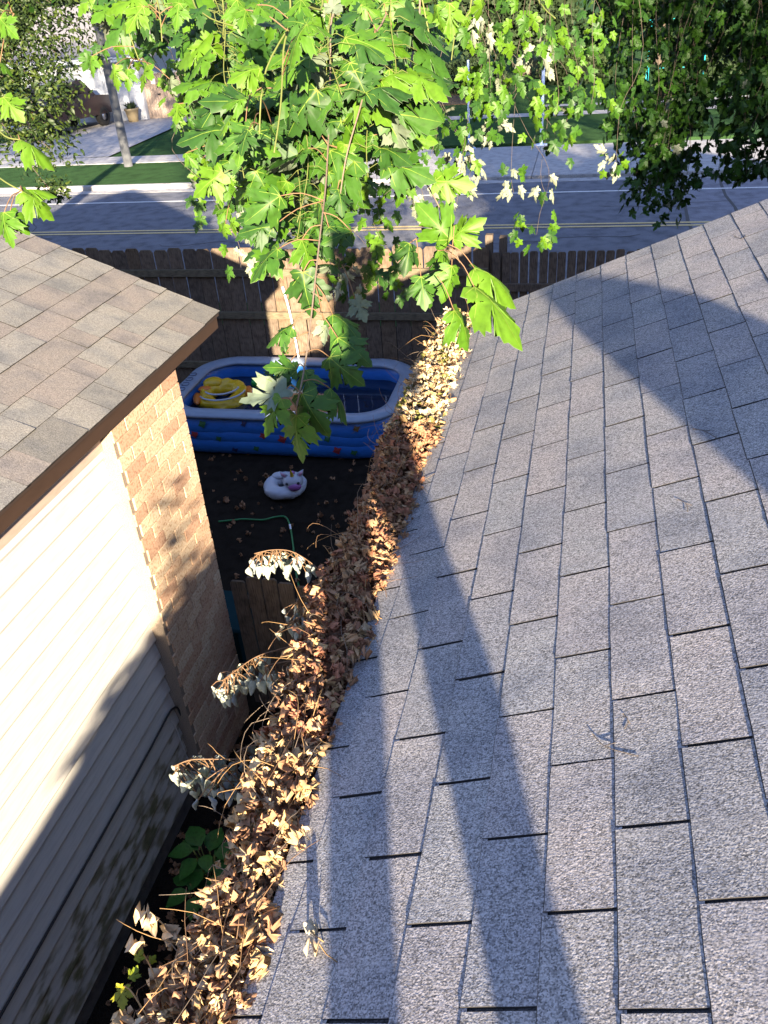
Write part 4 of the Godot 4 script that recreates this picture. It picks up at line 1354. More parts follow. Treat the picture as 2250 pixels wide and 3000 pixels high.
func build_vine() -> void:
	var v := thing("dried_vine", "long heap of dried brown and tan vine leaves along the eave", "vine", Vector3(-0.7, 2.4, -2.2))
	var inv := v.transform.affine_inverse()
	var no := FastNoiseLite.new()
	no.seed = 8
	no.frequency = 1.0
	# tangled core
	var b := MB.new(true)
	var rows := []
	for i in 110:
		var z := -4.27 + 7.3 * i / 109.0
		var row := []
		for j in 12:
			var e := vine_point(z, j / 11.0, no)
			row.append(e[0] - e[1] * (0.03 + 0.02 * sin(i * 2.3 + j * 1.7)))
		rows.append(row)
	for i in 109:
		for j in 11: b.quad(rows[i][j], rows[i][j + 1], rows[i + 1][j + 1], rows[i + 1][j])
	part("tangle", b.done(), M["dry_3"], v, inv).set_meta("kind", "stuff")
	# stalks
	var stalk_sets := [MB.new(true), MB.new(true), MB.new(true)]
	for k in 1100:
		var z := rf(-4.2, 0.4)
		var e := vine_point(z, rf(0.05, 0.95), no)
		var p: Vector3 = e[0]
		var o := rdir(0.04)
		var l := rf(0.06, 0.24)
		var dirv := Vector3(rf(-0.45, 0.3), rf(-0.9, 0.3), rf(-0.6, 1.0)).normalized() * l
		stalk_sets[k % 3].tube(curve_pts([p + o * 0.4, p + o + dirv * 0.35 + e[1] * 0.018, p + o * 0.6 + dirv * 0.7 + e[1] * 0.016 + rdir(0.01), p + dirv * 0.95 + e[1] * 0.004], 2), [0.0011, 0.0010, 0.0009, 0.0008, 0.0007, 0.0006], 4)
	var sm := ["straw", "twig_red", "twig_tan"]
	for k in 3: part("stalks", stalk_sets[k].done(), M[sm[k]], v, inv).set_meta("kind", "stuff")
	# leaves: the nearest ones singly, the rest as a mass
	var meshes := []
	for k in 6: meshes.append(crumpled_leaf(40 + k, 0.25 + 0.14 * k, rf(0.8, 1.15)))
	var mass := {}
	var singles := []
	for k in 7200:
		var z := -4.26 + pow(rng.randf(), 0.9) * 4.55
		if k >= 6500: z = rf(0.25, 3.0)
		var s := rng.randf()
		var e := vine_point(z, s, no)
		var p: Vector3 = e[0] + e[1] * rf(-0.02, 0.035) + rdir(0.014)
		var size := lerpf(0.016, 0.052, pow(rng.randf(), 1.3))
		var dirv := Vector3(rf(-0.5, 0.2), rf(-1.0, -0.1), rf(-0.6, 0.6))
		var xf := leaf_xf(p, dirv, e[1] + rdir(0.9), size)
		# kinds gather along the vine: cream at the far end, red-brown in the middle, golden near
		var pick := 0
		var r := rng.randf()
		if z < -2.9: pick = [2, 6, 4, 2, 0, 7, 2][int(r * 7)]
		elif z < -1.9: pick = [1, 0, 3, 1, 5, 5, 0][int(r * 7)]
		elif z < -1.3: pick = [1, 3, 5, 0, 5, 1, 4][int(r * 7)]
		else: pick = [4, 0, 1, 4, 1, 2, 0][int(r * 7)]
		var mi := rng.randi() % 6
		if z > -2.6 and z < -0.3 and s > 0.1 and s < 0.7 and singles.size() < 300 and size > 0.037:
			singles.append([mi, pick, xf])
		else:
			var key := "%d_%d" % [mi % 2 * 3 + mi % 3, pick]
			if not mass.has(key): mass[key] = []
			mass[key].append(xf)
	for e in singles:
		part("leaf", meshes[e[0]], M["dry_green"] if e[1] == 7 else M["dry_%d" % e[1]], v, inv * e[2])
	for key in mass:
		var q: PackedStringArray = key.split("_")
		var arr := []
		for t in mass[key]: arr.append(inv * t)
		stuff_part("foliage", meshes[int(q[0])], M["dry_green"] if int(q[1]) == 7 else M["dry_%d" % int(q[1])], v, arr)
	# upright shoots on the stretch behind the camera; their leaves speckle the brick with shade
	var up := MB.new(true)
	var uplv := []
	for k in 12:
		var base := Vector3(-0.60 + rf(-0.06, 0.06), 2.7, rf(1.3, 1.9))
		var top := base + Vector3(rf(-0.06, 0.06), rf(0.2, 0.95), rf(-0.06, 0.06))
		var c := curve_pts([base, base.lerp(top, 0.5) + rdir(0.06), top], 4)
		up.tube(c, [0.003, 0.0025, 0.002], 5)
		for i in 6: uplv.append(inv * leaf_xf(c[rng.randi() % c.size()] + rdir(0.03), Vector3(rf(-1, 1), rf(-1, 0.2), rf(-1, 1)), rdir(), rf(0.03, 0.06)))
	part("shoots", up.done(), M["twig_red"], v, inv).set_meta("kind", "stuff")
	stuff_part("foliage", meshes[1], M["dry_0"], v, uplv)
	build_sprigs()

func droop_leaf(sd: int) -> ArrayMesh:
	# a wilted leaf folded in on itself, hanging tip down
	var n := FastNoiseLite.new()
	n.seed = sd
	n.frequency = 2.2
	var b := MB.new(true)
	var rows := []
	for i in 7:
		var f := i / 6.0
		var w: float = [0.05, 0.34, 0.46, 0.42, 0.3, 0.2, 0.03][i]
		var row := []
		for j in 7:
			var t := j / 6.0 * 2.0 - 1.0
			var a := t * 1.9
			row.append(Vector3(sin(a) * w * 0.62 + n.get_noise_2d(f * 3.0, t * 3.0) * 0.07, f + n.get_noise_2d(t * 4.0, 9.0) * 0.13 * f, (1.0 - cos(a)) * w * -0.45 + n.get_noise_2d(f * 4.0 + 5.0, t * 4.0) * 0.1))
		rows.append(row)
	for i in 6:
		for j in 6: b.quad(rows[i][j], rows[i][j + 1], rows[i + 1][j + 1], rows[i + 1][j])
	return b.done()

func build_sprigs() -> void:
	var dm := []
	for k in 5: dm.append(droop_leaf(60 + k))
	# twig points as frame positions with a distance, then leaf count, size and label
	var sets := [
		[[[985, 1735, 2.62], [930, 1665, 2.62], [860, 1618, 2.64], [800, 1611, 2.66], [745, 1622, 2.68]], 22, 0.085, "wilted pale leaf cluster on an arching twig above the dark gate", 0],
		[[[905, 1880, 2.5], [820, 1902, 2.5], [750, 1925, 2.5], [690, 1965, 2.48], [650, 1995, 2.46]], 24, 0.095, "large wilted pale leaf cluster hanging in front of the lower brick wall", 0],
		[[[860, 1935, 2.4], [800, 1945, 2.4], [775, 1952, 2.4]], 6, 0.09, "small sunlit cream leaf cluster beside the wilted brick-wall cluster", 2],
		[[[905, 1745, 2.55], [880, 1750, 2.55], [868, 1765, 2.55]], 6, 0.075, "few wilted leaves beside the vine below the arching twig", 1],
		[[[900, 1805, 2.5], [870, 1810, 2.5], [858, 1822, 2.5]], 7, 0.08, "sunlit cream and grey leaf tuft at the vine's edge above the brick-wall cluster", 2],
		[[[720, 2225, 2.2], [640, 2224, 2.2], [560, 2226, 2.2], [510, 2245, 2.2]], 14, 0.095, "wilted pale leaf cluster in front of the siding's lower corner", 0],
		[[[700, 2230, 2.15], [660, 2250, 2.15], [625, 2290, 2.15]], 9, 0.1, "wilted blue-grey leaf cluster right of the siding-corner cluster", 1],
		[[[760, 2180, 2.2], [720, 2190, 2.2], [690, 2205, 2.2]], 9, 0.08, "wilted grey leaf cluster against the vine above the siding corner", 1],
	]
	for s in sets:
		var pts := []
		for q in s[0]: pts.append(at(q[0], q[1], q[2]))
		var o := thing("wilted_sprig", s[3], "sprig", pts[0], "wilted sprigs along the dried vine")
		var inv := o.transform.affine_inverse()
		var c := curve_pts(pts, 6)
		var b := MB.new(true)
		b.tube(c, [0.0028, 0.0026, 0.0022, 0.002, 0.0016], 6)
		for k in int(s[1] * 1.7):
			var f := pow((k + 0.5) / (s[1] * 1.7), 0.75)
			var p: Vector3 = c[clampi(int(lerpf(c.size() * 0.35, c.size() - 1, f)), 0, c.size() - 1)]
			var l := rf(0.02, 0.06)
			var e := p + Vector3(rf(-0.05, 0.05), -l, rf(-0.04, 0.04))
			b.tube([p, p.lerp(e, 0.5) + rdir(0.005), e], [0.0014], 4)
			var wi: int = s[4] if rng.randf() < 0.6 else rng.randi() % 3
			part("leaf", dm[rng.randi() % 5], M["wilt_%d" % wi], o, inv * leaf_xf(e, Vector3(rf(-0.3, 0.3), -1.0, rf(-0.3, 0.3)), -cam_f + rdir(1.1), float(s[2]) * rf(0.36, 0.62)))
		part("twig", b.done(), M["twig_red"], o, inv)
	# the yellowing sprig at the lower left
	var y := thing("yellowing_sprig", "sprig with bright yellow-green leaves and dry tips at the lower left corner", "sprig", at(450, 2990, 1.75), "wilted sprigs along the dried vine")
	var yi := y.transform.affine_inverse()
	var st := [[[450, 3010, 1.72], [420, 2960, 1.75], [385, 2905, 1.8], [365, 2890, 1.82]], [[490, 3010, 1.72], [465, 2900, 1.78], [440, 2830, 1.84], [405, 2770, 1.9]], [[570, 2810, 1.75], [520, 2760, 1.84], [470, 2700, 1.9], [400, 2665, 1.95]]]
	var yb := MB.new(true)
	for s in st:
		var pts := []
		for q in s: pts.append(at(q[0], q[1], q[2]))
		yb.tube(curve_pts(pts, 5), [0.0018, 0.0016, 0.0014], 6)
	part("twig", yb.done(), M["straw"], y, yi)
	var ml := maple_leaf(0.15, 0.2, 0.02, 0.85, M["sprig_yellow"], M["maple_under"], false)
	var gl := maple_leaf(0.15, 0.2, 0.02, 0.85, M["maple_top_4"], M["maple_under"], false)
	for q in [[360, 2890, 355, 2960, 1.82, 0], [385, 2870, 400, 2830, 1.82, 1], [400, 2815, 415, 2780, 1.86, 1], [440, 2820, 455, 2800, 1.86, 1], [355, 2895, 340, 2885, 1.82, 0]]:
		var a := at(q[0], q[1], q[4])
		var t := at(q[2], q[3], q[4] - 0.01)
		part("leaf", ml if q[5] == 0 else gl, null, y, yi * leaf_xf(a, t - a, -cam_f + rdir(0.3), a.distance_to(t)))
	for q in [[395, 2755], [430, 2850], [460, 2890], [450, 2950], [405, 2665], [430, 2680], [480, 2720], [495, 2745], [345, 2970]]:
		part("leaf", crumpled_leaf(80 + int(q[0]), 0.7, 1.0), M["dry_2"], y, yi * leaf_xf(at(q[0], q[1], 1.84), Vector3(rf(-0.5, 0.5), -1, rf(-0.3, 0.3)), -cam_f + rdir(0.8), rf(0.035, 0.055)))

# ------------------------------------------------------------------ maples
const D := 1.35624            # measured on a 1659 wide view of the frame

func dp(x: float, y: float, dist: float) -> Vector3:
	return at(x * D, y * D, dist)

func build_maple() -> void:
	var t := thing("maple_tree", "silver maple whose sunlit lobed leaves hang down through the middle of the view", "tree", Vector3(4.6, 0, -6.9))
	var inv := t.transform.affine_inverse()
	# trunk and limbs, all above and beside the frame
	var b := MB.new(true)
	b.tube(curve_pts([Vector3(4.6, -0.2, -6.9), Vector3(4.5, 1.5, -6.85), Vector3(4.45, 3.4, -6.9), Vector3(4.1, 5.2, -6.6)], 4), [0.3, 0.27, 0.25, 0.24, 0.23, 0.22, 0.21, 0.2, 0.19, 0.18, 0.17, 0.16, 0.15], 12)
	part("trunk", b.done(), M["bark"], t, inv)
	var limbs := [
		curve_pts([Vector3(4.1, 5.2, -6.6), Vector3(2.4, 5.7, -5.4), Vector3(0.6, 5.6, -4.2), Vector3(-0.9, 5.3, -3.2), Vector3(-2.4, 5.0, -2.6)], 6),
		curve_pts([Vector3(4.3, 4.6, -6.8), Vector3(2.6, 5.6, -6.8), Vector3(0.4, 5.9, -6.4), Vector3(-2.0, 5.7, -6.0), Vector3(-4.2, 5.2, -5.2)], 6),
		curve_pts([Vector3(4.2, 4.9, -6.7), Vector3(3.0, 6.0, -8.6), Vector3(1.2, 6.4, -9.8), Vector3(-2.2, 6.2, -10.6), Vector3(-5.6, 5.6, -10.8)], 6)]
	for l in limbs:
		b = MB.new(true)
		b.tube(l, [0.12, 0.11, 0.1, 0.09, 0.085, 0.08, 0.075, 0.07, 0.065, 0.06, 0.055, 0.05, 0.045, 0.04, 0.035, 0.03], 8)
		part("limb", b.done(), M["bark"], t, inv)
	# leaf shapes
	var near := []
	for k in 5:
		for v in 2: near.append(maple_leaf([0.16, 0.38][v] + 0.02 * k, [0.14, 0.38][v], 0.026 + 0.006 * k, rf(0.72, 0.86), M["maple_top_%d" % k], M["maple_under"], true))
	var silver := maple_leaf(0.35, 0.3, 0.04, 0.5, M["maple_silver"], M["maple_top_1"], false)
	var mid := []
	for k in 4: mid.append(maple_leaf(0.2, 0.2, 0.03, 0.75, M["maple_top_%d" % k], M["maple_silver"], false))
	# twigs near the camera: (x, y on the 1659 wide view, distance)
	var twigs := [
		[[712, -70, 2.75], [714, 60, 2.65], [712, 210, 2.5], [705, 380, 2.25], [690, 520, 2.0], [663, 760, 1.78], [640, 880, 1.72]],
		[[618, -60, 2.3], [612, 110, 2.15], [606, 230, 2.05], [592, 330, 1.98]],
		[[690, -40, 2.4], [650, 20, 2.25], [575, 150, 2.1], [560, 290, 2.05]],
		[[835, -60, 2.7], [805, 90, 2.45], [785, 205, 2.3], [750, 330, 2.2], [735, 420, 2.2]],
		[[900, -60, 2.9], [885, 150, 2.7], [860, 290, 2.55], [905, 370, 2.5], [950, 450, 2.45], [990, 560, 2.4], [1040, 640, 2.35]],
		[[1010, -50, 2.9], [985, 60, 2.8], [975, 130, 2.75]],
		[[1150, -50, 3.0], [1170, 10, 2.9], [1200, 40, 2.85]],
		[[400, -50, 2.9], [440, 30, 2.75], [520, 60, 2.65]],
		[[330, -40, 2.8], [345, 30, 2.7], [350, 90, 2.65]],
		[[-60, 190, 2.6], [0, 285, 2.45], [42, 302, 2.4]],
		[[-60, 330, 2.6], [0, 385, 2.45], [46, 412, 2.4]],
		[[-50, -10, 2.7], [0, 20, 2.6], [30, 30, 2.55]],
		[[470, -50, 3.2], [480, 120, 3.0], [500, 260, 2.9], [520, 370, 2.85]],
		[[260, -50, 3.2], [270, 40, 3.05], [300, 130, 3.0]],
		[[390, 40, 3.2], [420, 140, 3.1], [440, 230, 3.1]],
		[[930, 90, 3.1], [900, 220, 3.0], [880, 330, 2.95], [860, 430, 2.9]],
	]
	var anchor := []
	for s in twigs:
		var pts := []
		for q in s: pts.append(dp(q[0], q[1], q[2]))
		var start: Vector3 = pts[0]
		var best: Vector3 = limbs[0][0]
		for l in limbs:
			for q in l:
				if q.distance_to(start) < best.distance_to(start): best = q
		var c := curve_pts([best, best.lerp(start, 0.5) + Vector3(0, 0.12, 0)] + pts, 5)
		var tm := MB.new(true)
		var rad := []
		for k in c.size(): rad.append(lerpf(0.005, 0.0017, pow(float(k) / c.size(), 0.4)))
		tm.tube(c, rad, 6)
		part("twig", tm.done(), M["twig_tan" if s.size() > 4 else "twig_green"], t, inv)
		for k in range(10, c.size()): anchor.append(c[k])
	# single large leaves where they hang, base and tip on the view, distance, tone, underside shown
	var pet := MB.new(true)
	var heroes := hero_leaves()
	var n_parts := 0
	for e in heroes:
		var a := at(e[0], e[1], e[4])
		var tip := at(e[2], e[3], e[4] + rf(-0.05, 0.03))
		var face := -cam_f * 0.9 + Vector3(0, 0.45, 0) + rdir(0.7)
		if e[6] == 1: face = -face
		if e[6] == 2: face = -cam_f * 0.55 + cam_x * 0.75 + Vector3(0, 0.5, 0)
		var mesh: Mesh = near[int(e[5]) * 2 + rng.randi() % 2]
		part("leaf", mesh, null, t, inv * leaf_xf(a, tip - a, face, a.distance_to(tip)))
		n_parts += 1
		petiole(pet, a, tip - a, anchor, 0.17)
	# opposite pairs along further twigs filling the mass
	var mass := [MB.new(true), MB.new(true)]
	var extra := {}
	for k in 52:
		var x0 := rf(455, 900)
		var y0 := rf(-60, 300)
		var dist := rf(2.4, 3.8)
		if k >= 26 and k < 40: dist = rf(3.6, 4.8)
		if k >= 42:
			x0 = rf(230, 470); y0 = rf(-60, 60); dist = rf(3.0, 4.4)
		var pts := []
		var n := 5
		var fall := rf(120, 260)
		if k >= 42: fall = rf(60, 150)
		for i in n:
			var f := i / float(n - 1)
			pts.append(dp(x0 + sin(f * 2.0 + k) * 30.0 * f + (700 - x0) * 0.12 * f, y0 + fall * f, dist - 0.15 * f))
		var c := curve_pts(pts, 3)
		mass[k % 2].tube(c, [0.0019, 0.0016, 0.0013], 5)
		for i in range(1, c.size(), 2):
			for sg in [-1.0, 1.0]:
				var p: Vector3 = c[i]
				var side: Vector3 = cam_x * sg + (-cam_f) * rf(-0.5, 0.7)
				var e: Vector3 = p + side.normalized() * rf(0.03, 0.07) + Vector3(0, rf(-0.03, 0.015), 0)
				mass[k % 2].tube([p, p.lerp(e, 0.5) + Vector3(0, 0.008, 0), e], [0.0009], 4)
				var dv: Vector3 = side * rf(0.4, 1.3) + Vector3(0, rf(-1.1, 0.1), 0) + rdir(0.35)
				var face := Vector3(0, 0.55, 0) - cam_f * rf(0.2, 1.1) + rdir(0.5)
				var sz := rf(0.085, 0.145)
				var xf := leaf_xf(e, dv, face, sz)
				if n_parts < 300:
					part("leaf", near[[0, 1, 2, 3, 4, 6, 7, 6, 7, 3][rng.randi() % 10]], null, t, inv * xf)
					n_parts += 1
				else:
					var mi := rng.randi() % 4
					if not extra.has(mi): extra[mi] = []
					extra[mi].append(inv * xf)
	# smaller clusters farther back, pale undersides turned out
	var clusters := [[1075, 275, 5.6, 12, 1], [985, 330, 5.4, 10, 1], [1010, 360, 5.4, 10, 1], [985, 420, 5.2, 12, 1], [1110, 388, 5.6, 10, 1], [1185, 300, 5.6, 9, 0], [1160, 480, 5.7, 16, 0], [1330, 350, 6.0, 14, 1], [1180, 390, 5.8, 7, 1], [515, 545, 4.6, 10, 1], [470, 430, 4.8, 16, 0], [455, 360, 4.9, 18, 0], [520, 450, 4.7, 12, 1], [1110, 180, 5.2, 22, 0], [1060, 150, 5.0, 20, 0], [1200, 220, 5.4, 18, 0], [1250, 160, 5.6, 20, 0], [1160, 120, 5.4, 20, 1], [1010, 230, 5.0, 18, 0], [790, 560, 4.2, 16, 0], [850, 580, 4.3, 14, 0], [740, 600, 4.0, 12, 1], [920, 430, 4.6, 14, 1], [830, 460, 4.4, 14, 0], [1280, 190, 5.2, 10, 0], [640, 430, 4.2, 14, 0], [560, 400, 4.4, 14, 0], [890, 120, 4.6, 18, 1], [380, 190, 5.0, 16, 0], [400, 270, 5.0, 14, 0], [430, 60, 4.8, 18, 0], [300, 20, 4.8, 16, 0], [1040, 60, 5.0, 18, 1], [1130, 40, 5.2, 18, 0], [560, 40, 4.6, 20, 0], [780, 20, 4.8, 22, 0], [960, 20, 4.9, 18, 0], [680, 180, 4.5, 20, 0], [760, 330, 4.4, 18, 0], [1080, 100, 6.4, 20, 0], [1180, 50, 6.8, 20, 0], [1240, 100, 7.0, 20, 0], [1290, 50, 7.2, 20, 0], [1220, 250, 6.6, 12, 0], [1050, 190, 6.4, 14, 0], [480, 150, 5.0, 20, 0], [450, 230, 5.2, 18, 0], [330, 110, 5.4, 18, 0], [230, 60, 5.6, 18, 0], [520, 280, 5.0, 18, 0], [600, 330, 4.8, 18, 0], [860, 240, 5.0, 18, 0], [930, 300, 5.0, 18, 0], [700, 90, 5.2, 20, 0], [620, 240, 5.0, 20, 0]]
	var back := MB.new(true)
	for s in clusters:
		var c := dp(s[0], s[1], s[2])
		var up := c + Vector3(rf(-0.15, 0.15), rf(0.5, 0.9), rf(-0.1, 0.2))
		back.tube(curve_pts([up + Vector3(rf(-0.4, 0.4), 0.8, rf(-0.2, 0.2)), up + Vector3(rf(-0.12, 0.12), 0, 0), c.lerp(up, 0.5) + Vector3(rf(-0.12, 0.12), 0, rf(-0.1, 0.1)), c + Vector3(rf(-0.04, 0.04), 0.05, 0), c - Vector3(0, 0.08, 0)], 4), [0.002, 0.0018, 0.0016, 0.0014, 0.0013], 5)
		for i in int(s[3]):
			var spread := 0.075 if s[4] == 1 else 0.14
			var p := c + Vector3(rf(-1, 1), rf(-1.1, 1), rf(-1, 1)) * spread
			var dv := (p - c) * 3.0 + Vector3(0, rf(-1.0, -0.2), 0) + rdir(0.3)
			var pale: bool = s[4] == 1 and rng.randf() < 0.7
			var face := -cam_f + rdir(0.7)
			var key := 9 if pale else rng.randi() % 4
			if not extra.has(key): extra[key] = []
			extra[key].append(inv * leaf_xf(p, dv, face, rf(0.06, 0.095)))
	for key in extra: stuff_part("foliage", silver if key == 9 else mid[key], null, t, extra[key])
	part("twigs", back.done(), M["bark"], t, inv).set_meta("kind", "stuff")
	part("twigs", mass[0].done(), M["twig_green"], t, inv).set_meta("kind", "stuff")
	part("twigs", mass[1].done(), M["twig_green"], t, inv).set_meta("kind", "stuff")
	part("petioles", pet.done(), M["twig_red"], t, inv).set_meta("kind", "stuff")
	# the crown above the frame
	var clump := leaf_clump(22, 0.16)
	var xf := []
	for k in 1500:
		var f := rng.randf()
		var p := Vector3(rf(-8.0, 4.5), 0, rf(-12.6, -8.8))
		p.y = rf(4.9, 9.2) - 0.05 * absf(p.x)
		xf.append(inv * Transform3D(Basis(rdir(), rf(0, TAU)).scaled(Vector3.ONE * rf(0.6, 1.1)), p))
	stuff_part("crown", clump, M["maple_top_3"], t, xf)

func petiole(b: MB, base: Vector3, dirv: Vector3, anchor: Array, most: float) -> void:
	var best := base - dirv.normalized() * 0.07 + Vector3(0, 0.03, 0)
	var d := most
	for q in anchor:
		var l: float = q.distance_to(base)
		if l < d and l > 0.02:
			d = l
			best = q
	b.tube(curve_pts([best, best.lerp(base, 0.5) + Vector3(0, 0.012, 0), base], 3), [0.0018, 0.0015, 0.0013], 5)

func hero_leaves() -> Array:
	var out := []
	var add := func(ox: float, oy: float, sc: float, rows: Array) -> void:
		for r in rows:
			out.append([ox + r[0] / sc, oy + r[1] / sc, ox + r[2] / sc, oy + r[3] / sc, r[4], r[5], r[6]])
	# lower hanging spray
	add.call(500.0, 650.0, 2.0737, [[765, 1175, 768, 1480, 1.72, 0, 0], [800, 1045, 930, 1305, 1.74, 1, 0], [672, 1075, 548, 1300, 1.70, 2, 0], [705, 1012, 430, 1132, 1.74, 3, 1], [968, 1012, 1145, 1185, 1.78, 1, 0], [965, 822, 1168, 998, 1.82, 1, 0], [765, 900, 565, 870, 1.80, 1, 0], [700, 890, 590, 985, 1.83, 3, 0], [815, 900, 850, 1040, 1.80, 1, 0], [1015, 705, 1215, 828, 1.88, 1, 0], [738, 640, 548, 708, 1.86, 1, 0], [805, 305, 850, 600, 1.95, 3, 0], [985, 565, 1180, 680, 1.92, 1, 0], [795, 110, 872, 332, 2.05, 0, 0], [650, 165, 462, 342, 2.05, 1, 0], [930, 600, 965, 735, 1.95, 3, 1], [700, 800, 690, 740, 1.85, 3, 0], [1120, 470, 1195, 615, 2.3, 3, 1], [1020, 290, 880, 190, 2.2, 3, 0], [1100, 60, 940, 110, 2.1, 1, 0], [620, 30, 400, 60, 2.2, 3, 0], [1525, 335, 1550, 540, 2.3, 1, 0], [1450, 130, 1440, 300, 2.4, 3, 0]])
	# right-hand spray over the roof
	add.call(1200.0, 550.0, 1.58, [[195, 362, 178, 532, 2.2, 0, 0], [52, 412, 76, 566, 2.25, 1, 0], [205, 568, 326, 735, 2.15, 0, 0], [300, 372, 545, 482, 2.15, 2, 2], [300, 462, 562, 716, 2.1, 2, 2], [190, 240, 40, 80, 2.3, 0, 0], [200, 236, 322, 126, 2.3, 2, 0], [130, 292, 212, 330, 2.3, 0, 0], [140, 300, 90, 420, 2.35, 1, 0]])
	# upper middle
	add.call(700.0, 0.0, 2.0737, [[412, 152, 258, 352, 2.0, 0, 0], [412, 152, 585, 150, 2.0, 0, 0], [408, 150, 250, 110, 2.05, 1, 0], [130, 440, -30, 405, 2.0, 2, 0], [125, 445, 60, 560, 2.1, 0, 0], [862, 490, 1095, 370, 2.35, 2, 0], [866, 498, 1080, 520, 2.4, 0, 0], [600, 520, 325, 585, 2.3, 1, 0], [605, 525, 500, 660, 2.3, 1, 0], [770, 640, 690, 762, 2.3, 0, 0], [765, 640, 600, 700, 2.35, 0, 0], [822, 230, 1000, 222, 2.45, 1, 0], [826, 236, 1060, 312, 2.45, 0, 0], [870, 690, 1250, 722, 2.4, 1, 0], [1030, 640, 1150, 790, 2.45, 0, 0], [1000, 880, 1130, 1010, 2.45, 0, 0], [900, 840, 960, 960, 2.5, 1, 0], [700, 990, 780, 1092, 2.4, 2, 0], [690, 1000, 600, 1090, 2.4, 0, 0], [1280, 20, 1285, 240, 2.75, 2, 0], [1205, 30, 1210, 190, 2.75, 0, 0], [1470, 0, 1480, 140, 2.85, 2, 0], [1020, 1060, 940, 1262, 2.4, 0, 0], [1190, 1100, 1440, 1120, 2.4, 2, 0], [60, 790, 0, 935, 2.15, 3, 0], [200, 760, 240, 900, 2.2, 3, 0], [330, 640, 260, 760, 2.3, 3, 0], [545, 1380, 700, 1480, 2.1, 3, 0], [500, 1240, 470, 1420, 2.15, 3, 0], [250, 1190, 40, 1340, 2.15, 1, 0], [600, 1150, 640, 1310, 2.2, 3, 0], [420, 900, 300, 1000, 2.25, 1, 0], [880, 30, 1050, 40, 2.6, 0, 0], [740, 30, 870, 90, 2.5, 0, 0], [540, 20, 640, 90, 2.4, 3, 1], [380, 0, 350, 120, 2.1, 0, 0], [40, 60, 20, 180, 2.2, 0, 0], [640, 870, 700, 960, 2.5, 1, 0], [960, 520, 940, 600, 2.6, 4, 0], [480, 500, 420, 400, 2.5, 1, 0], [1000, 60, 1130, 300, 2.8, 3, 0], [820, 820, 760, 930, 2.45, 1, 0], [930, 160, 840, 120, 2.6, 1, 0]])
	# upper left
	add.call(0.0, 0.0, 2.0737, [[120, 850, 350, 962, 2.35, 2, 0], [135, 1165, 355, 1292, 2.35, 2, 0], [140, 1160, 320, 1130, 2.38, 2, 0], [20, 590, 140, 730, 2.45, 2, 0], [0, 380, 90, 460, 2.5, 0, 0], [0, 110, 100, 230, 2.5, 0, 0], [60, 1290, 180, 1420, 2.35, 0, 0], [25, 1290, 20, 1475, 2.35, 0, 0], [870, 40, 760, 190, 2.65, 2, 0], [860, 40, 880, 170, 2.7, 0, 0], [1090, 20, 1062, 182, 2.6, 0, 0], [700, 395, 680, 542, 2.9, 2, 0], [900, 395, 832, 552, 2.85, 2, 0], [780, 420, 760, 530, 2.9, 0, 0], [560, 340, 530, 450, 3.0, 0, 0], [1440, 0, 1480, 165, 2.3, 0, 0], [1580, 420, 1400, 440, 2.0, 2, 0], [1560, 440, 1520, 530, 2.05, 0, 0], [1510, 610, 1330, 600, 2.3, 0, 0], [1450, 690, 1290, 772, 2.35, 2, 0], [1085, 630, 1060, 742, 2.9, 2, 0], [1250, 560, 1292, 655, 2.9, 0, 0], [1030, 480, 1062, 580, 2.9, 4, 0], [950, 120, 940, 260, 2.8, 1, 0], [1120, 60, 1200, 160, 2.7, 1, 0], [1540, 780, 1360, 900, 2.2, 1, 0], [1490, 810, 1440, 1000, 2.25, 0, 0], [1560, 30, 1640, 100, 2.2, 0, 0], [50, 20, 10, 60, 2.55, 0, 0], [1130, 930, 1190, 1010, 2.9, 0, 0], [1230, 960, 1310, 1000, 2.95, 2, 0], [1370, 1360, 1330, 1440, 2.9, 2, 0], [1390, 1260, 1320, 1330, 3.0, 0, 0], [1150, 560, 1140, 680, 3.0, 1, 0]])
	return out

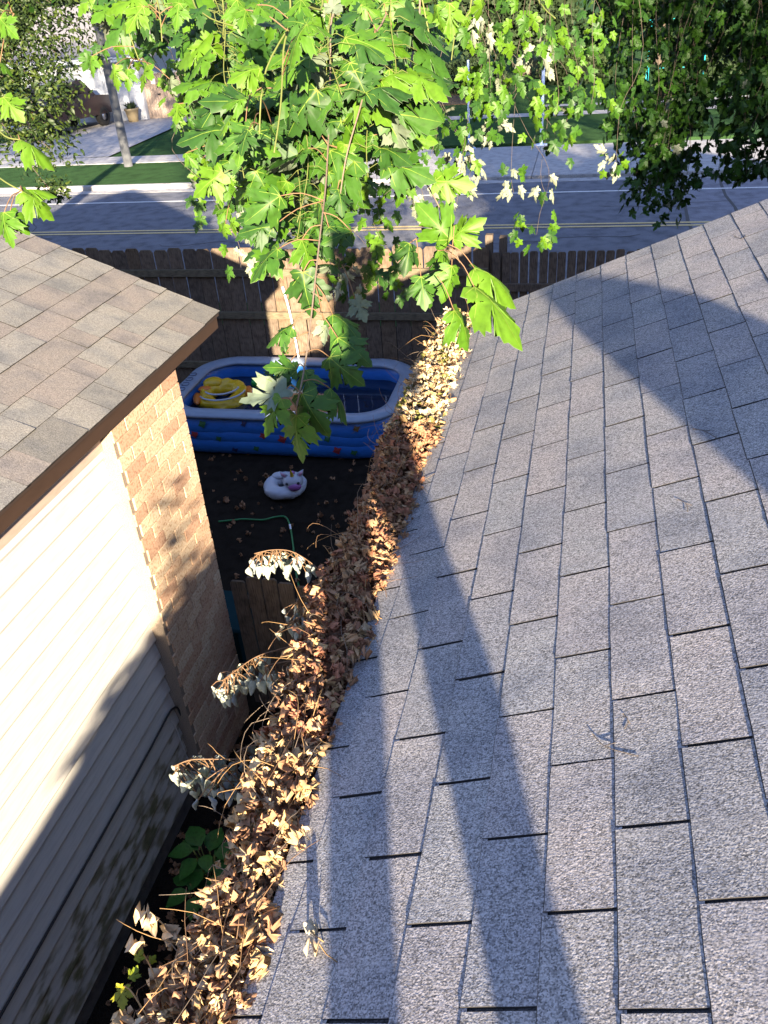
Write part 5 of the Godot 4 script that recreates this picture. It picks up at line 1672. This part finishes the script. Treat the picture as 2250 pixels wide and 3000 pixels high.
func build_side_trees() -> void:
	# shaded maple hanging over the road on the right
	var t := thing("shaded_maple", "dark shaded maple hanging in curtains over the road at the upper right", "tree", Vector3(6.4, 0, -11.2))
	var inv := t.transform.affine_inverse()
	var b := MB.new(true)
	b.tube(curve_pts([Vector3(6.4, -0.2, -11.2), Vector3(6.3, 2.5, -11.1), Vector3(5.9, 5.0, -11.3)], 4), [0.26, 0.24, 0.22, 0.2, 0.18, 0.16, 0.14], 12)
	part("trunk", b.done(), M["bark"], t, inv)
	for l in [[Vector3(5.9, 5.0, -11.3), Vector3(4.2, 5.7, -11.4), Vector3(2.4, 5.6, -11.3), Vector3(0.4, 5.2, -11.0)], [Vector3(6.1, 4.2, -11.2), Vector3(4.6, 5.3, -12.2), Vector3(2.8, 5.4, -12.6), Vector3(1.0, 5.2, -12.4)]]:
		b = MB.new(true)
		b.tube(curve_pts(l, 5), [0.1, 0.09, 0.08, 0.07, 0.06, 0.05, 0.045, 0.04, 0.035, 0.03], 8)
		part("limb", b.done(), M["bark"], t, inv)
	var lm := [maple_leaf(0.25, 0.3, 0.04, 0.62, M["maple_top_3"], M["maple_top_1"], false), maple_leaf(0.2, 0.2, 0.03, 0.68, M["maple_top_1"], M["maple_top_3"], false), maple_leaf(0.2, 0.2, 0.03, 0.62, M["maple_silver"], M["maple_top_1"], false)]
	var xs := [[], [], []]
	var tw := MB.new(true)
	# hanging shoots: x, lowest y on the 1659 wide view, distance
	var shoots := []
	for k in 20: shoots.append([rf(1330, 1470), rf(250, 440), rf(10.2, 12.2)])
	for k in 15: shoots.append([rf(1565, 1700), rf(230, 395), rf(10.2, 12.2)])
	for k in 38: shoots.append([rf(1270, 1700), rf(20, 150), rf(10.6, 13.5)])
	for q in [[1440, 468], [1425, 440], [1378, 455], [1615, 388], [1640, 380], [1545, 395], [1590, 380]]: shoots.append([q[0], q[1], rf(10.6, 11.4)])
	for s in shoots:
		var low := dp(s[0], s[1], s[2])
		var hi := Vector3(low.x + rf(0.1, 1.1), 5.0 + rf(0.0, 0.5), low.z + rf(-0.5, 0.5))
		var c := curve_pts([hi, hi.lerp(low, 0.45) + Vector3(rf(-0.35, 0.1), rf(0.0, 0.3), rf(-0.2, 0.2)), hi.lerp(low, 0.8) + Vector3(rf(-0.2, 0.15), 0.05, rf(-0.15, 0.15)), low], 5)
		tw.tube(c, [0.008, 0.006, 0.005, 0.004, 0.003], 4)
		var len: float = hi.distance_to(low)
		var nl := int(len * 24.0)
		var nodes := maxi(3, int(len * 3.0))
		for i in nl:
			var f := clampf((floor(pow(rng.randf(), 0.8) * nodes) + rf(0.3, 0.7)) / nodes, 0.0, 1.0)
			var p: Vector3 = c[clampi(int(f * (c.size() - 1)), 0, c.size() - 1)] + Vector3(rf(-0.18, 0.18), rf(-0.12, 0.12), rf(-0.18, 0.18))
			if p.y > 4.9: continue
			var r := rng.randf()
			var key := 0 if r < 0.62 else (1 if r < 0.97 else 2)
			xs[key].append(inv * leaf_xf(p, Vector3(rf(-0.6, 0.6), rf(-1.0, -0.1), rf(-0.6, 0.6)), rdir(), rf(0.09, 0.155)))
	for k in 3: stuff_part("foliage", lm[k], null, t, xs[k])
	part("shoots", tw.done(), M["bark"], t, inv).set_meta("kind", "stuff")
	var clump := leaf_clump(22, 0.16)
	var xf := []
	for k in 1100: xf.append(inv * Transform3D(Basis(rdir(), rf(0, TAU)).scaled(Vector3.ONE * rf(0.6, 1.1)), Vector3(rf(0.5, 11.0), rf(4.6, 9.0), rf(-13.2, -9.6))))
	stuff_part("crown", clump, M["maple_top_3"], t, xf)

	# small-leaved tree at the left edge
	var e := thing("elm_tree", "small-leaved yellow-green tree hanging over the driveway at the left edge", "tree", Vector3(-10.6, 0, -11.4))
	inv = e.transform.affine_inverse()
	b = MB.new(true)
	b.tube(curve_pts([Vector3(-10.6, -0.2, -11.4), Vector3(-10.5, 2.2, -11.4), Vector3(-10.2, 4.6, -11.5), Vector3(-10.0, 6.5, -11.5)], 3), [0.22, 0.21, 0.2, 0.18, 0.16, 0.14, 0.12, 0.1], 12)
	part("trunk", b.done(), M["bark"], e, inv)
	var el := [oval_leaf(0.5, 0.3, 0.3), oval_leaf(0.42, 0.2, 0.5)]
	var ex := [[], [], [], []]
	tw = MB.new(true)
	var limbs := [[0, 190, 11.2], [60, 260, 11.0], [110, 310, 10.9], [120, 220, 11.4], [90, 180, 11.5], [120, 400, 10.2], [20, 250, 11.1], [60, 130, 11.6], [130, 120, 11.8], [10, 100, 11.8], [100, 310, 11.0], [110, 180, 11.6], [100, 240, 11.2], [20, 60, 12.0], [90, 60, 12.0], [160, 60, 12.2], [0, 300, 10.9], [110, 270, 11.2], [40, 20, 12.0], [110, 10, 12.2], [200, 20, 12.4], [300, 10, 12.6], [10, 160, 11.6], [150, 100, 12.0], [60, 90, 12.0], [120, 170, 11.8]]
	for s in limbs:
		var low := dp(s[0], s[1], s[2])
		var hub := Vector3(-10.1 + rf(-0.3, 0.3), 5.2 + rf(-0.6, 0.8), -11.5)
		var c := curve_pts([hub, hub.lerp(low, 0.45) + Vector3(0, 0.5, 0), low + Vector3(-0.2, 0.15, 0), low], 5)
		tw.tube(c, [0.02, 0.016, 0.013, 0.01, 0.008, 0.006, 0.005, 0.004], 5)
		for i in 330:
			var f := 1.0 - pow(rng.randf(), 1.6) * 0.75
			var p: Vector3 = c[clampi(int(f * (c.size() - 1)), 0, c.size() - 1)] + Vector3(rf(-0.3, 0.3), rf(-0.24, 0.24), rf(-0.3, 0.3)) * (0.45 if s[1] > 380 else 1.0)
			var key := rng.randi() % 2 + (2 if rng.randf() < 0.68 else 0)
			ex[key].append(inv * leaf_xf(p, Vector3(rf(-1, 1), rf(-0.9, 0.3), rf(-1, 1)), Vector3(0, 0.6, 0.4) + rdir(), rf(0.042, 0.078)))
	for k in 4: stuff_part("foliage", el[k % 2], M["elm_leaf_%d" % (k / 2)], e, ex[k])
	part("limbs", tw.done(), M["bark"], e, inv).set_meta("kind", "stuff")
	xf = []
	for k in 2300: xf.append(inv * Transform3D(Basis(rdir(), rf(0, TAU)).scaled(Vector3.ONE * rf(0.6, 1.1)), Vector3(rf(-17.5, -7.6), rf(4.4, 9.5), rf(-13.2, -9.6))))
	stuff_part("crown", clump, M["elm_leaf_1"], e, xf)

	# tree behind the houses that keeps the right-hand foliage in shade
	var s := thing("back_garden_tree", "tall tree behind the grey-roofed house, out of frame, shading the foliage at right", "tree", Vector3(9.4, 0, 12.8))
	inv = s.transform.affine_inverse()
	b = MB.new(true)
	b.tube(curve_pts([Vector3(9.4, -0.2, 12.8), Vector3(9.3, 4.0, 12.8), Vector3(9.1, 9.0, 12.7)], 4), [0.3, 0.27, 0.24, 0.2, 0.16, 0.12, 0.08], 12)
	part("trunk", b.done(), M["bark"], s, inv)
	xf = []
	for k in 480:
		var v := rdir() * pow(rng.randf(), 0.4)
		xf.append(inv * Transform3D(Basis(rdir(), rf(0, TAU)).scaled(Vector3.ONE * rf(0.8, 1.3)), Vector3(9.3, 9.6, 12.7) + Vector3(v.x * 2.7, v.y * 2.3, v.z * 2.7)))
	stuff_part("crown", clump, M["maple_top_3"], s, xf)

# ------------------------------------------------------------------ the person taking the picture, behind the lens
func build_photographer() -> void:
	var p := thing("person", "person in navy shirt and jeans behind the lens, casting two leg shadows on the roof", "person", Vector3(0.38, 3.1, 1.11))
	var inv := p.transform.affine_inverse()
	# leaning forward, both hands on the stick that carries the phone
	var l := Vector3(0.23, 3.07, 1.10)
	var r := Vector3(0.525, 3.19, 1.12)
	var hip := Vector3(0.385, 3.92, 1.26)
	var chest := Vector3(0.36, 4.14, 1.10)
	var grip_l := Vector3(0.20, 4.02, 0.70)
	var grip_r := Vector3(0.24, 4.0, 0.82)
	var bones := [
		[l + Vector3(0, 0.04, -0.14), l + Vector3(0, 0.06, 0.05), 0.042, 0.05], [l + Vector3(0, 0.06, 0.03), Vector3(0.245, 3.48, 1.08), 0.046, 0.058], [Vector3(0.245, 3.48, 1.08), Vector3(0.30, 3.88, 1.25), 0.06, 0.088],
		[r + Vector3(0, 0.04, -0.14), r + Vector3(0, 0.06, 0.05), 0.042, 0.05], [r + Vector3(0, 0.06, 0.03), Vector3(0.515, 3.56, 1.10), 0.046, 0.058], [Vector3(0.515, 3.56, 1.10), Vector3(0.47, 3.89, 1.25), 0.06, 0.088],
		[hip, chest, 0.135, 0.145], [Vector3(0.22, 4.21, 1.06), Vector3(0.49, 4.22, 1.06), 0.08, 0.08], [chest, Vector3(0.35, 4.31, 0.99), 0.085, 0.055],
		[Vector3(0.35, 4.365, 0.92), Vector3(0.35, 4.40, 0.93), 0.088, 0.09],
		[Vector3(0.18, 4.19, 1.05), Vector3(0.11, 4.0, 0.92), 0.053, 0.044], [Vector3(0.11, 4.0, 0.92), grip_l + Vector3(-0.01, 0, 0.07), 0.042, 0.03], [grip_l + Vector3(-0.01, 0, 0.07), grip_l + Vector3(-0.012, 0, 0.035), 0.03, 0.024],
		[Vector3(0.53, 4.2, 1.05), Vector3(0.54, 3.96, 0.98), 0.053, 0.044], [Vector3(0.54, 3.96, 0.98), grip_r + Vector3(0.06, 0, 0.05), 0.042, 0.03], [grip_r + Vector3(0.06, 0, 0.05), grip_r + Vector3(0.03, 0, 0.03), 0.03, 0.024]]
	var cb := Basis(cam_x, cam_u, -cam_f)
	# hands closed round the stick: palm, four fingers and a thumb each
	var foot := EYE - cam_f * 0.03 + cb * Vector3(0.018, -0.125, 0.004)
	var tail := Vector3(0.265, 3.985, 0.92)
	var axis := (tail - foot).normalized()
	var hands := []
	for sg in [-1.0, 1.0]:
		var g0 := grip_l if sg < 0.0 else grip_r
		var o := foot + axis * (g0 - foot).dot(axis)
		var sx: Vector3 = (Vector3.RIGHT - axis * axis.x).normalized() * sg
		var sy: Vector3 = axis.cross(sx) * sg
		var wrist: Vector3 = bones[12 if sg < 0.0 else 15][1]
		var hb := [[wrist, o + sx * 0.03, 0.024, 0.019], [o + sx * 0.03 - axis * 0.035, o + sx * 0.03 + axis * 0.035, 0.016, 0.015]]
		for i in 4:
			var c := o + axis * (-0.032 + 0.0205 * i)
			var rr: float = [0.0215, 0.023, 0.0225, 0.0205][i]
			var q := []
			for a in [0.2, 1.3, 2.5, 3.5]: q.append(c + (sx * cos(a) + sy * sin(a)) * rr)
			for k in 3: hb.append([q[k], q[k + 1], 0.0095 - 0.0006 * k, 0.009 - 0.0006 * k])
		hb.append([o + sx * 0.03 - axis * 0.03, o - sy * 0.024 - axis * 0.035 + sx * 0.008, 0.0125, 0.0105])
		hb.append([o - sy * 0.024 - axis * 0.035 + sx * 0.008, o - sy * 0.021 - axis * 0.05 - sx * 0.012, 0.0105, 0.009])
		hands.append(net(hb, 0.0045, 0.006))
	var hc := Vector3(0.35, 4.38, 0.915)
	var fwd := Vector3(-0.3, -0.12, -1.0).normalized()
	var rt := fwd.cross(Vector3.UP).normalized()
	var fup := rt.cross(fwd)
	var hp := func(x: float, y: float, z: float) -> Vector3: return hc + rt * x + fup * y + fwd * z
	var head := net([[hp.call(0, 0.03, -0.015), hp.call(0, 0.0, -0.01), 0.088, 0.085], [hp.call(0, -0.06, 0.03), hp.call(0, -0.085, 0.045), 0.058, 0.038], [hp.call(0, 0.01, 0.082), hp.call(0, -0.028, 0.104), 0.009, 0.014], [hp.call(-0.035, 0.03, 0.07), hp.call(0.035, 0.03, 0.07), 0.016, 0.016], [hp.call(0.087, 0.0, -0.01), hp.call(0.085, -0.03, -0.005), 0.014, 0.01], [hp.call(-0.087, 0.0, -0.01), hp.call(-0.085, -0.03, -0.005), 0.014, 0.01], [hp.call(0, -0.09, -0.02), Vector3(0.352, 4.24, 1.03), 0.055, 0.058]], 0.0085, 0.012)
	var stb := SurfaceTool.new()
	stb.append_from(net(bones, 0.028, 0.03), 0, Transform3D.IDENTITY)
	stb.append_from(head, 0, Transform3D.IDENTITY)
	for hm in hands: stb.append_from(hm, 0, Transform3D.IDENTITY)
	part("body", stb.commit(), M["skin"], p, inv)
	var shirt := []
	for k in [6, 7, 10, 11, 13, 14]:
		var e: Array = bones[k]
		var g := 0.014
		shirt.append([e[0], e[1] if k not in [11, 14] else e[0].lerp(e[1], 0.75), e[2] + g, e[3] + g])
	part("shirt", net(shirt, 0.028, 0.035), M["cloth_navy"], p, inv)
	var tr := []
	for k in [1, 2, 4, 5]:
		var e: Array = bones[k]
		tr.append([e[0], e[1], e[2] + 0.01, e[3] + 0.01])
	tr.append([hip + Vector3(0, 0.0, 0), hip + Vector3(0, 0.06, -0.03), 0.145, 0.15])
	part("trousers", net(tr, 0.028, 0.035), M["denim"], p, inv)
	for k in [0, 3]:
		var e: Array = bones[k]
		part("shoe", net([[e[0], e[1], e[2] + 0.012, e[3] + 0.012]], 0.02, 0.02), M["shoe"], p, inv)
	part("hair", net([[hp.call(0, 0.05, -0.035), hp.call(0, 0.0, -0.06), 0.092, 0.082], [hp.call(0, 0.085, 0.02), hp.call(0, 0.09, -0.02), 0.05, 0.06]], 0.013, 0.02), M["hair_brown"], p, inv)
	for sg in [-1.0, 1.0]:
		part("eye", sphere(0.012, 12), M["float_white"], p, inv * Transform3D(Basis.IDENTITY, hp.call(sg * 0.033, 0.012, 0.078)))
		part("iris", sphere(0.006, 10), M["float_black"], p, inv * Transform3D(Basis.IDENTITY, hp.call(sg * 0.033, 0.011, 0.0855)))
	var mb := MB.new(true)
	mb.tube([hp.call(-0.024, -0.058, 0.082), hp.call(0, -0.06, 0.09), hp.call(0.024, -0.058, 0.082)], [0.004, 0.006, 0.004], 6)
	part("mouth", mb.done(), M["lip"], p, inv)
	var sk := thing("camera_stick", "thin black stick carrying the phone, held behind the lens by the person", "stick", tail)
	var sb := MB.new(true)
	sb.tube([foot, tail], [0.006, 0.008], 10)
	part("pole", sb.done(), M["cable_black"], sk, sk.transform.affine_inverse())
	sb = MB.new(true)
	sb.tube([tail - axis * 0.26, tail + axis * 0.02], [0.0125], 12)
	part("handle", sb.done(), M["rubber"], sk, sk.transform.affine_inverse())
	var ph := thing("phone", "phone on the stick held by the person on the roof, out of frame", "phone", EYE - cam_f * 0.03)
	ph.basis = Basis(cam_x, cam_u, -cam_f)
	part("case", slab(Vector3(-0.02, -0.12, -0.002), Vector3(0.055, 0.035, 0.008), 0.003), M["cable_black"], ph)
	part("screen", slab(Vector3(-0.017, -0.117, 0.0085), Vector3(0.052, 0.032, 0.0095)), M["truck_glass"], ph)

# smooth union of tapered capsules, meshed as surface nets
func net(bones: Array, cell: float, soft: float) -> ArrayMesh:
	var lo := Vector3.INF
	var hi := -Vector3.INF
	for e in bones:
		for k in 2:
			lo = lo.min(e[k] - Vector3.ONE * (e[2 + k] + 0.06))
			hi = hi.max(e[k] + Vector3.ONE * (e[2 + k] + 0.06))
	var n := Vector3i(((hi - lo) / cell).ceil()) + Vector3i.ONE
	var val := PackedFloat32Array()
	val.resize(n.x * n.y * n.z)
	for k in n.z:
		for j in n.y:
			for i in n.x:
				var p := lo + Vector3(i, j, k) * cell
				var d := 0.0
				for e in bones:
					var a: Vector3 = e[0]
					var ab: Vector3 = e[1] - a
					var t := clampf((p - a).dot(ab) / ab.length_squared(), 0.0, 1.0)
					d += exp(-(p.distance_to(a + ab * t) - lerpf(e[2], e[3], t)) / (soft * 0.5))
				val[(k * n.y + j) * n.x + i] = -log(maxf(d, 1e-30)) * soft * 0.5
	var at_cell := {}
	var st := SurfaceTool.new()
	st.begin(Mesh.PRIMITIVE_TRIANGLES)
	st.set_smooth_group(0)
	var cnt := 0
	for k in n.z - 1:
		for j in n.y - 1:
			for i in n.x - 1:
				var sum := Vector3.ZERO
				var c := 0
				for e in [[0, 0, 0, 1, 0, 0], [0, 1, 0, 1, 1, 0], [0, 0, 1, 1, 0, 1], [0, 1, 1, 1, 1, 1], [0, 0, 0, 0, 1, 0], [1, 0, 0, 1, 1, 0], [0, 0, 1, 0, 1, 1], [1, 0, 1, 1, 1, 1], [0, 0, 0, 0, 0, 1], [1, 0, 0, 1, 0, 1], [0, 1, 0, 0, 1, 1], [1, 1, 0, 1, 1, 1]]:
					var v0 := val[((k + e[2]) * n.y + j + e[1]) * n.x + i + e[0]]
					var v1 := val[((k + e[5]) * n.y + j + e[4]) * n.x + i + e[3]]
					if (v0 < 0.0) != (v1 < 0.0):
						var f := v0 / (v0 - v1)
						sum += Vector3(i + lerpf(e[0], e[3], f), j + lerpf(e[1], e[4], f), k + lerpf(e[2], e[5], f))
						c += 1
				if c > 0:
					at_cell[Vector3i(i, j, k)] = lo + sum / c * cell
	for k in range(1, n.z - 1):
		for j in range(1, n.y - 1):
			for i in range(1, n.x - 1):
				var v0 := val[(k * n.y + j) * n.x + i]
				for ax in 3:
					var o := Vector3i.ZERO
					o[ax] = 1
					var v1 := val[((k + o.z) * n.y + j + o.y) * n.x + i + o.x]
					if (v0 < 0.0) == (v1 < 0.0): continue
					var b1 := Vector3i.ZERO
					var b2 := Vector3i.ZERO
					b1[(ax + 1) % 3] = -1
					b2[(ax + 2) % 3] = -1
					var c := Vector3i(i, j, k)
					var q := [at_cell.get(c), at_cell.get(c + b1), at_cell.get(c + b1 + b2), at_cell.get(c + b2)]
					if q.has(null): continue
					if v0 < 0.0: q.reverse()
					for v in [q[0], q[1], q[2], q[0], q[2], q[3]]: st.add_vertex(v)
					cnt += 1
	st.generate_normals()
	return st.commit()

# ------------------------------------------------------------------ litter on the roof, pipe at the fence
func on_roof(px: float, py: float, lift := 0.006) -> Vector3:
	var x := roof_xf()
	var n := x.basis.y
	var d := ray(px, py)
	return EYE + d * ((-1.2 + lift) / d.dot(n))

func build_small_things() -> void:
	var tw := [[[2030, 1256], [2062, 1262], [2095, 1280], [2112, 1290]], [[1985, 1462], [2010, 1475], [2015, 1500]], [[1825, 2090], [1840, 2110], [1830, 2135]], [[1735, 2150], [1770, 2185], [1830, 2205], [1870, 2215]], [[2150, 690], [2175, 700], [2185, 688]]]
	var where := ["curved dry twig on the grey roof near the right edge", "short curled dry twig on the sunlit middle of the grey roof", "small curled twig beside a slot low on the grey roof", "thin wandering twig low on the grey roof", "tiny twig near the far right rake of the grey roof"]
	for k in tw.size():
		var pts := []
		for q in tw[k]: pts.append(on_roof(q[0], q[1], 0.004))
		var o := thing("dry_twig", where[k], "twig", pts[0], "bits of twig on the grey roof")
		var b := MB.new(true)
		b.tube(curve_pts(pts, 4), [0.0012, 0.0011, 0.0009, 0.0007], 5)
		b.tube([pts[1], pts[1] + (pts[2] - pts[1]).rotated(roof_xf().basis.y, 0.7) * 0.5], [0.0008, 0.0006], 4)
		part("stem", b.done(), M["bark"], o, o.transform.affine_inverse())
	var lv := [[935, 2765, 0.038, 2], [1085, 1795, 0.055, 4], [1060, 1840, 0.05, 2], [900, 2710, 0.035, 6], [1300, 1080, 0.05, 2], [1275, 1275, 0.045, 0]]
	var lw := ["cream dry leaf resting on the roof's lower edge near the camera", "tan dry leaf on the roof edge beside the middle of the vine", "cream dry leaf just below the tan one on the roof edge", "pale dry leaf at the eave next to the lowest roof slot", "cream dry leaf on the far end of the roof edge", "brown dry leaf on the roof edge beside the far third of the vine"]
	for k in lv.size():
		var q: Array = lv[k]
		var o := thing("dry_leaf", lw[k], "leaf", on_roof(q[0], q[1], 0.012), "dry leaves fallen on the roof edge")
		part("blade", crumpled_leaf(120 + k, 0.7, 1.0), M["dry_%d" % q[3]], o, leaf_xf(Vector3.ZERO, Vector3(rf(-1, 1), 0.1, rf(-1, 1)), roof_xf().basis.y, q[2]))
		var b := MB.new(true)
		b.tube([Vector3.ZERO, Vector3(0.02, 0.008, 0.02), Vector3(0.045, 0.004, 0.03)], [0.0012], 4)
		part("stalk", b.done(), M["straw"], o)
	var p := thing("white_pipe", "white plastic pipe standing against the sunlit part of the fence", "pipe", Vector3(-3.28, 0, -9.08))
	var b := MB.new(true)
	b.tube(curve_pts([Vector3(0.05, 0, 0.08), Vector3(0.02, 0.5, 0.03), Vector3(-0.03, 1.0, -0.02), Vector3(-0.09, 1.32, -0.05)], 4), [0.013], 10)
	part("shaft", b.done(), M["pipe_white"], p)
	b = MB.new(true)
	b.tube([Vector3(-0.085, 1.29, -0.049), Vector3(-0.097, 1.35, -0.052)], [0.017], 10)
	part("cap", b.done(), M["pipe_white"], p)
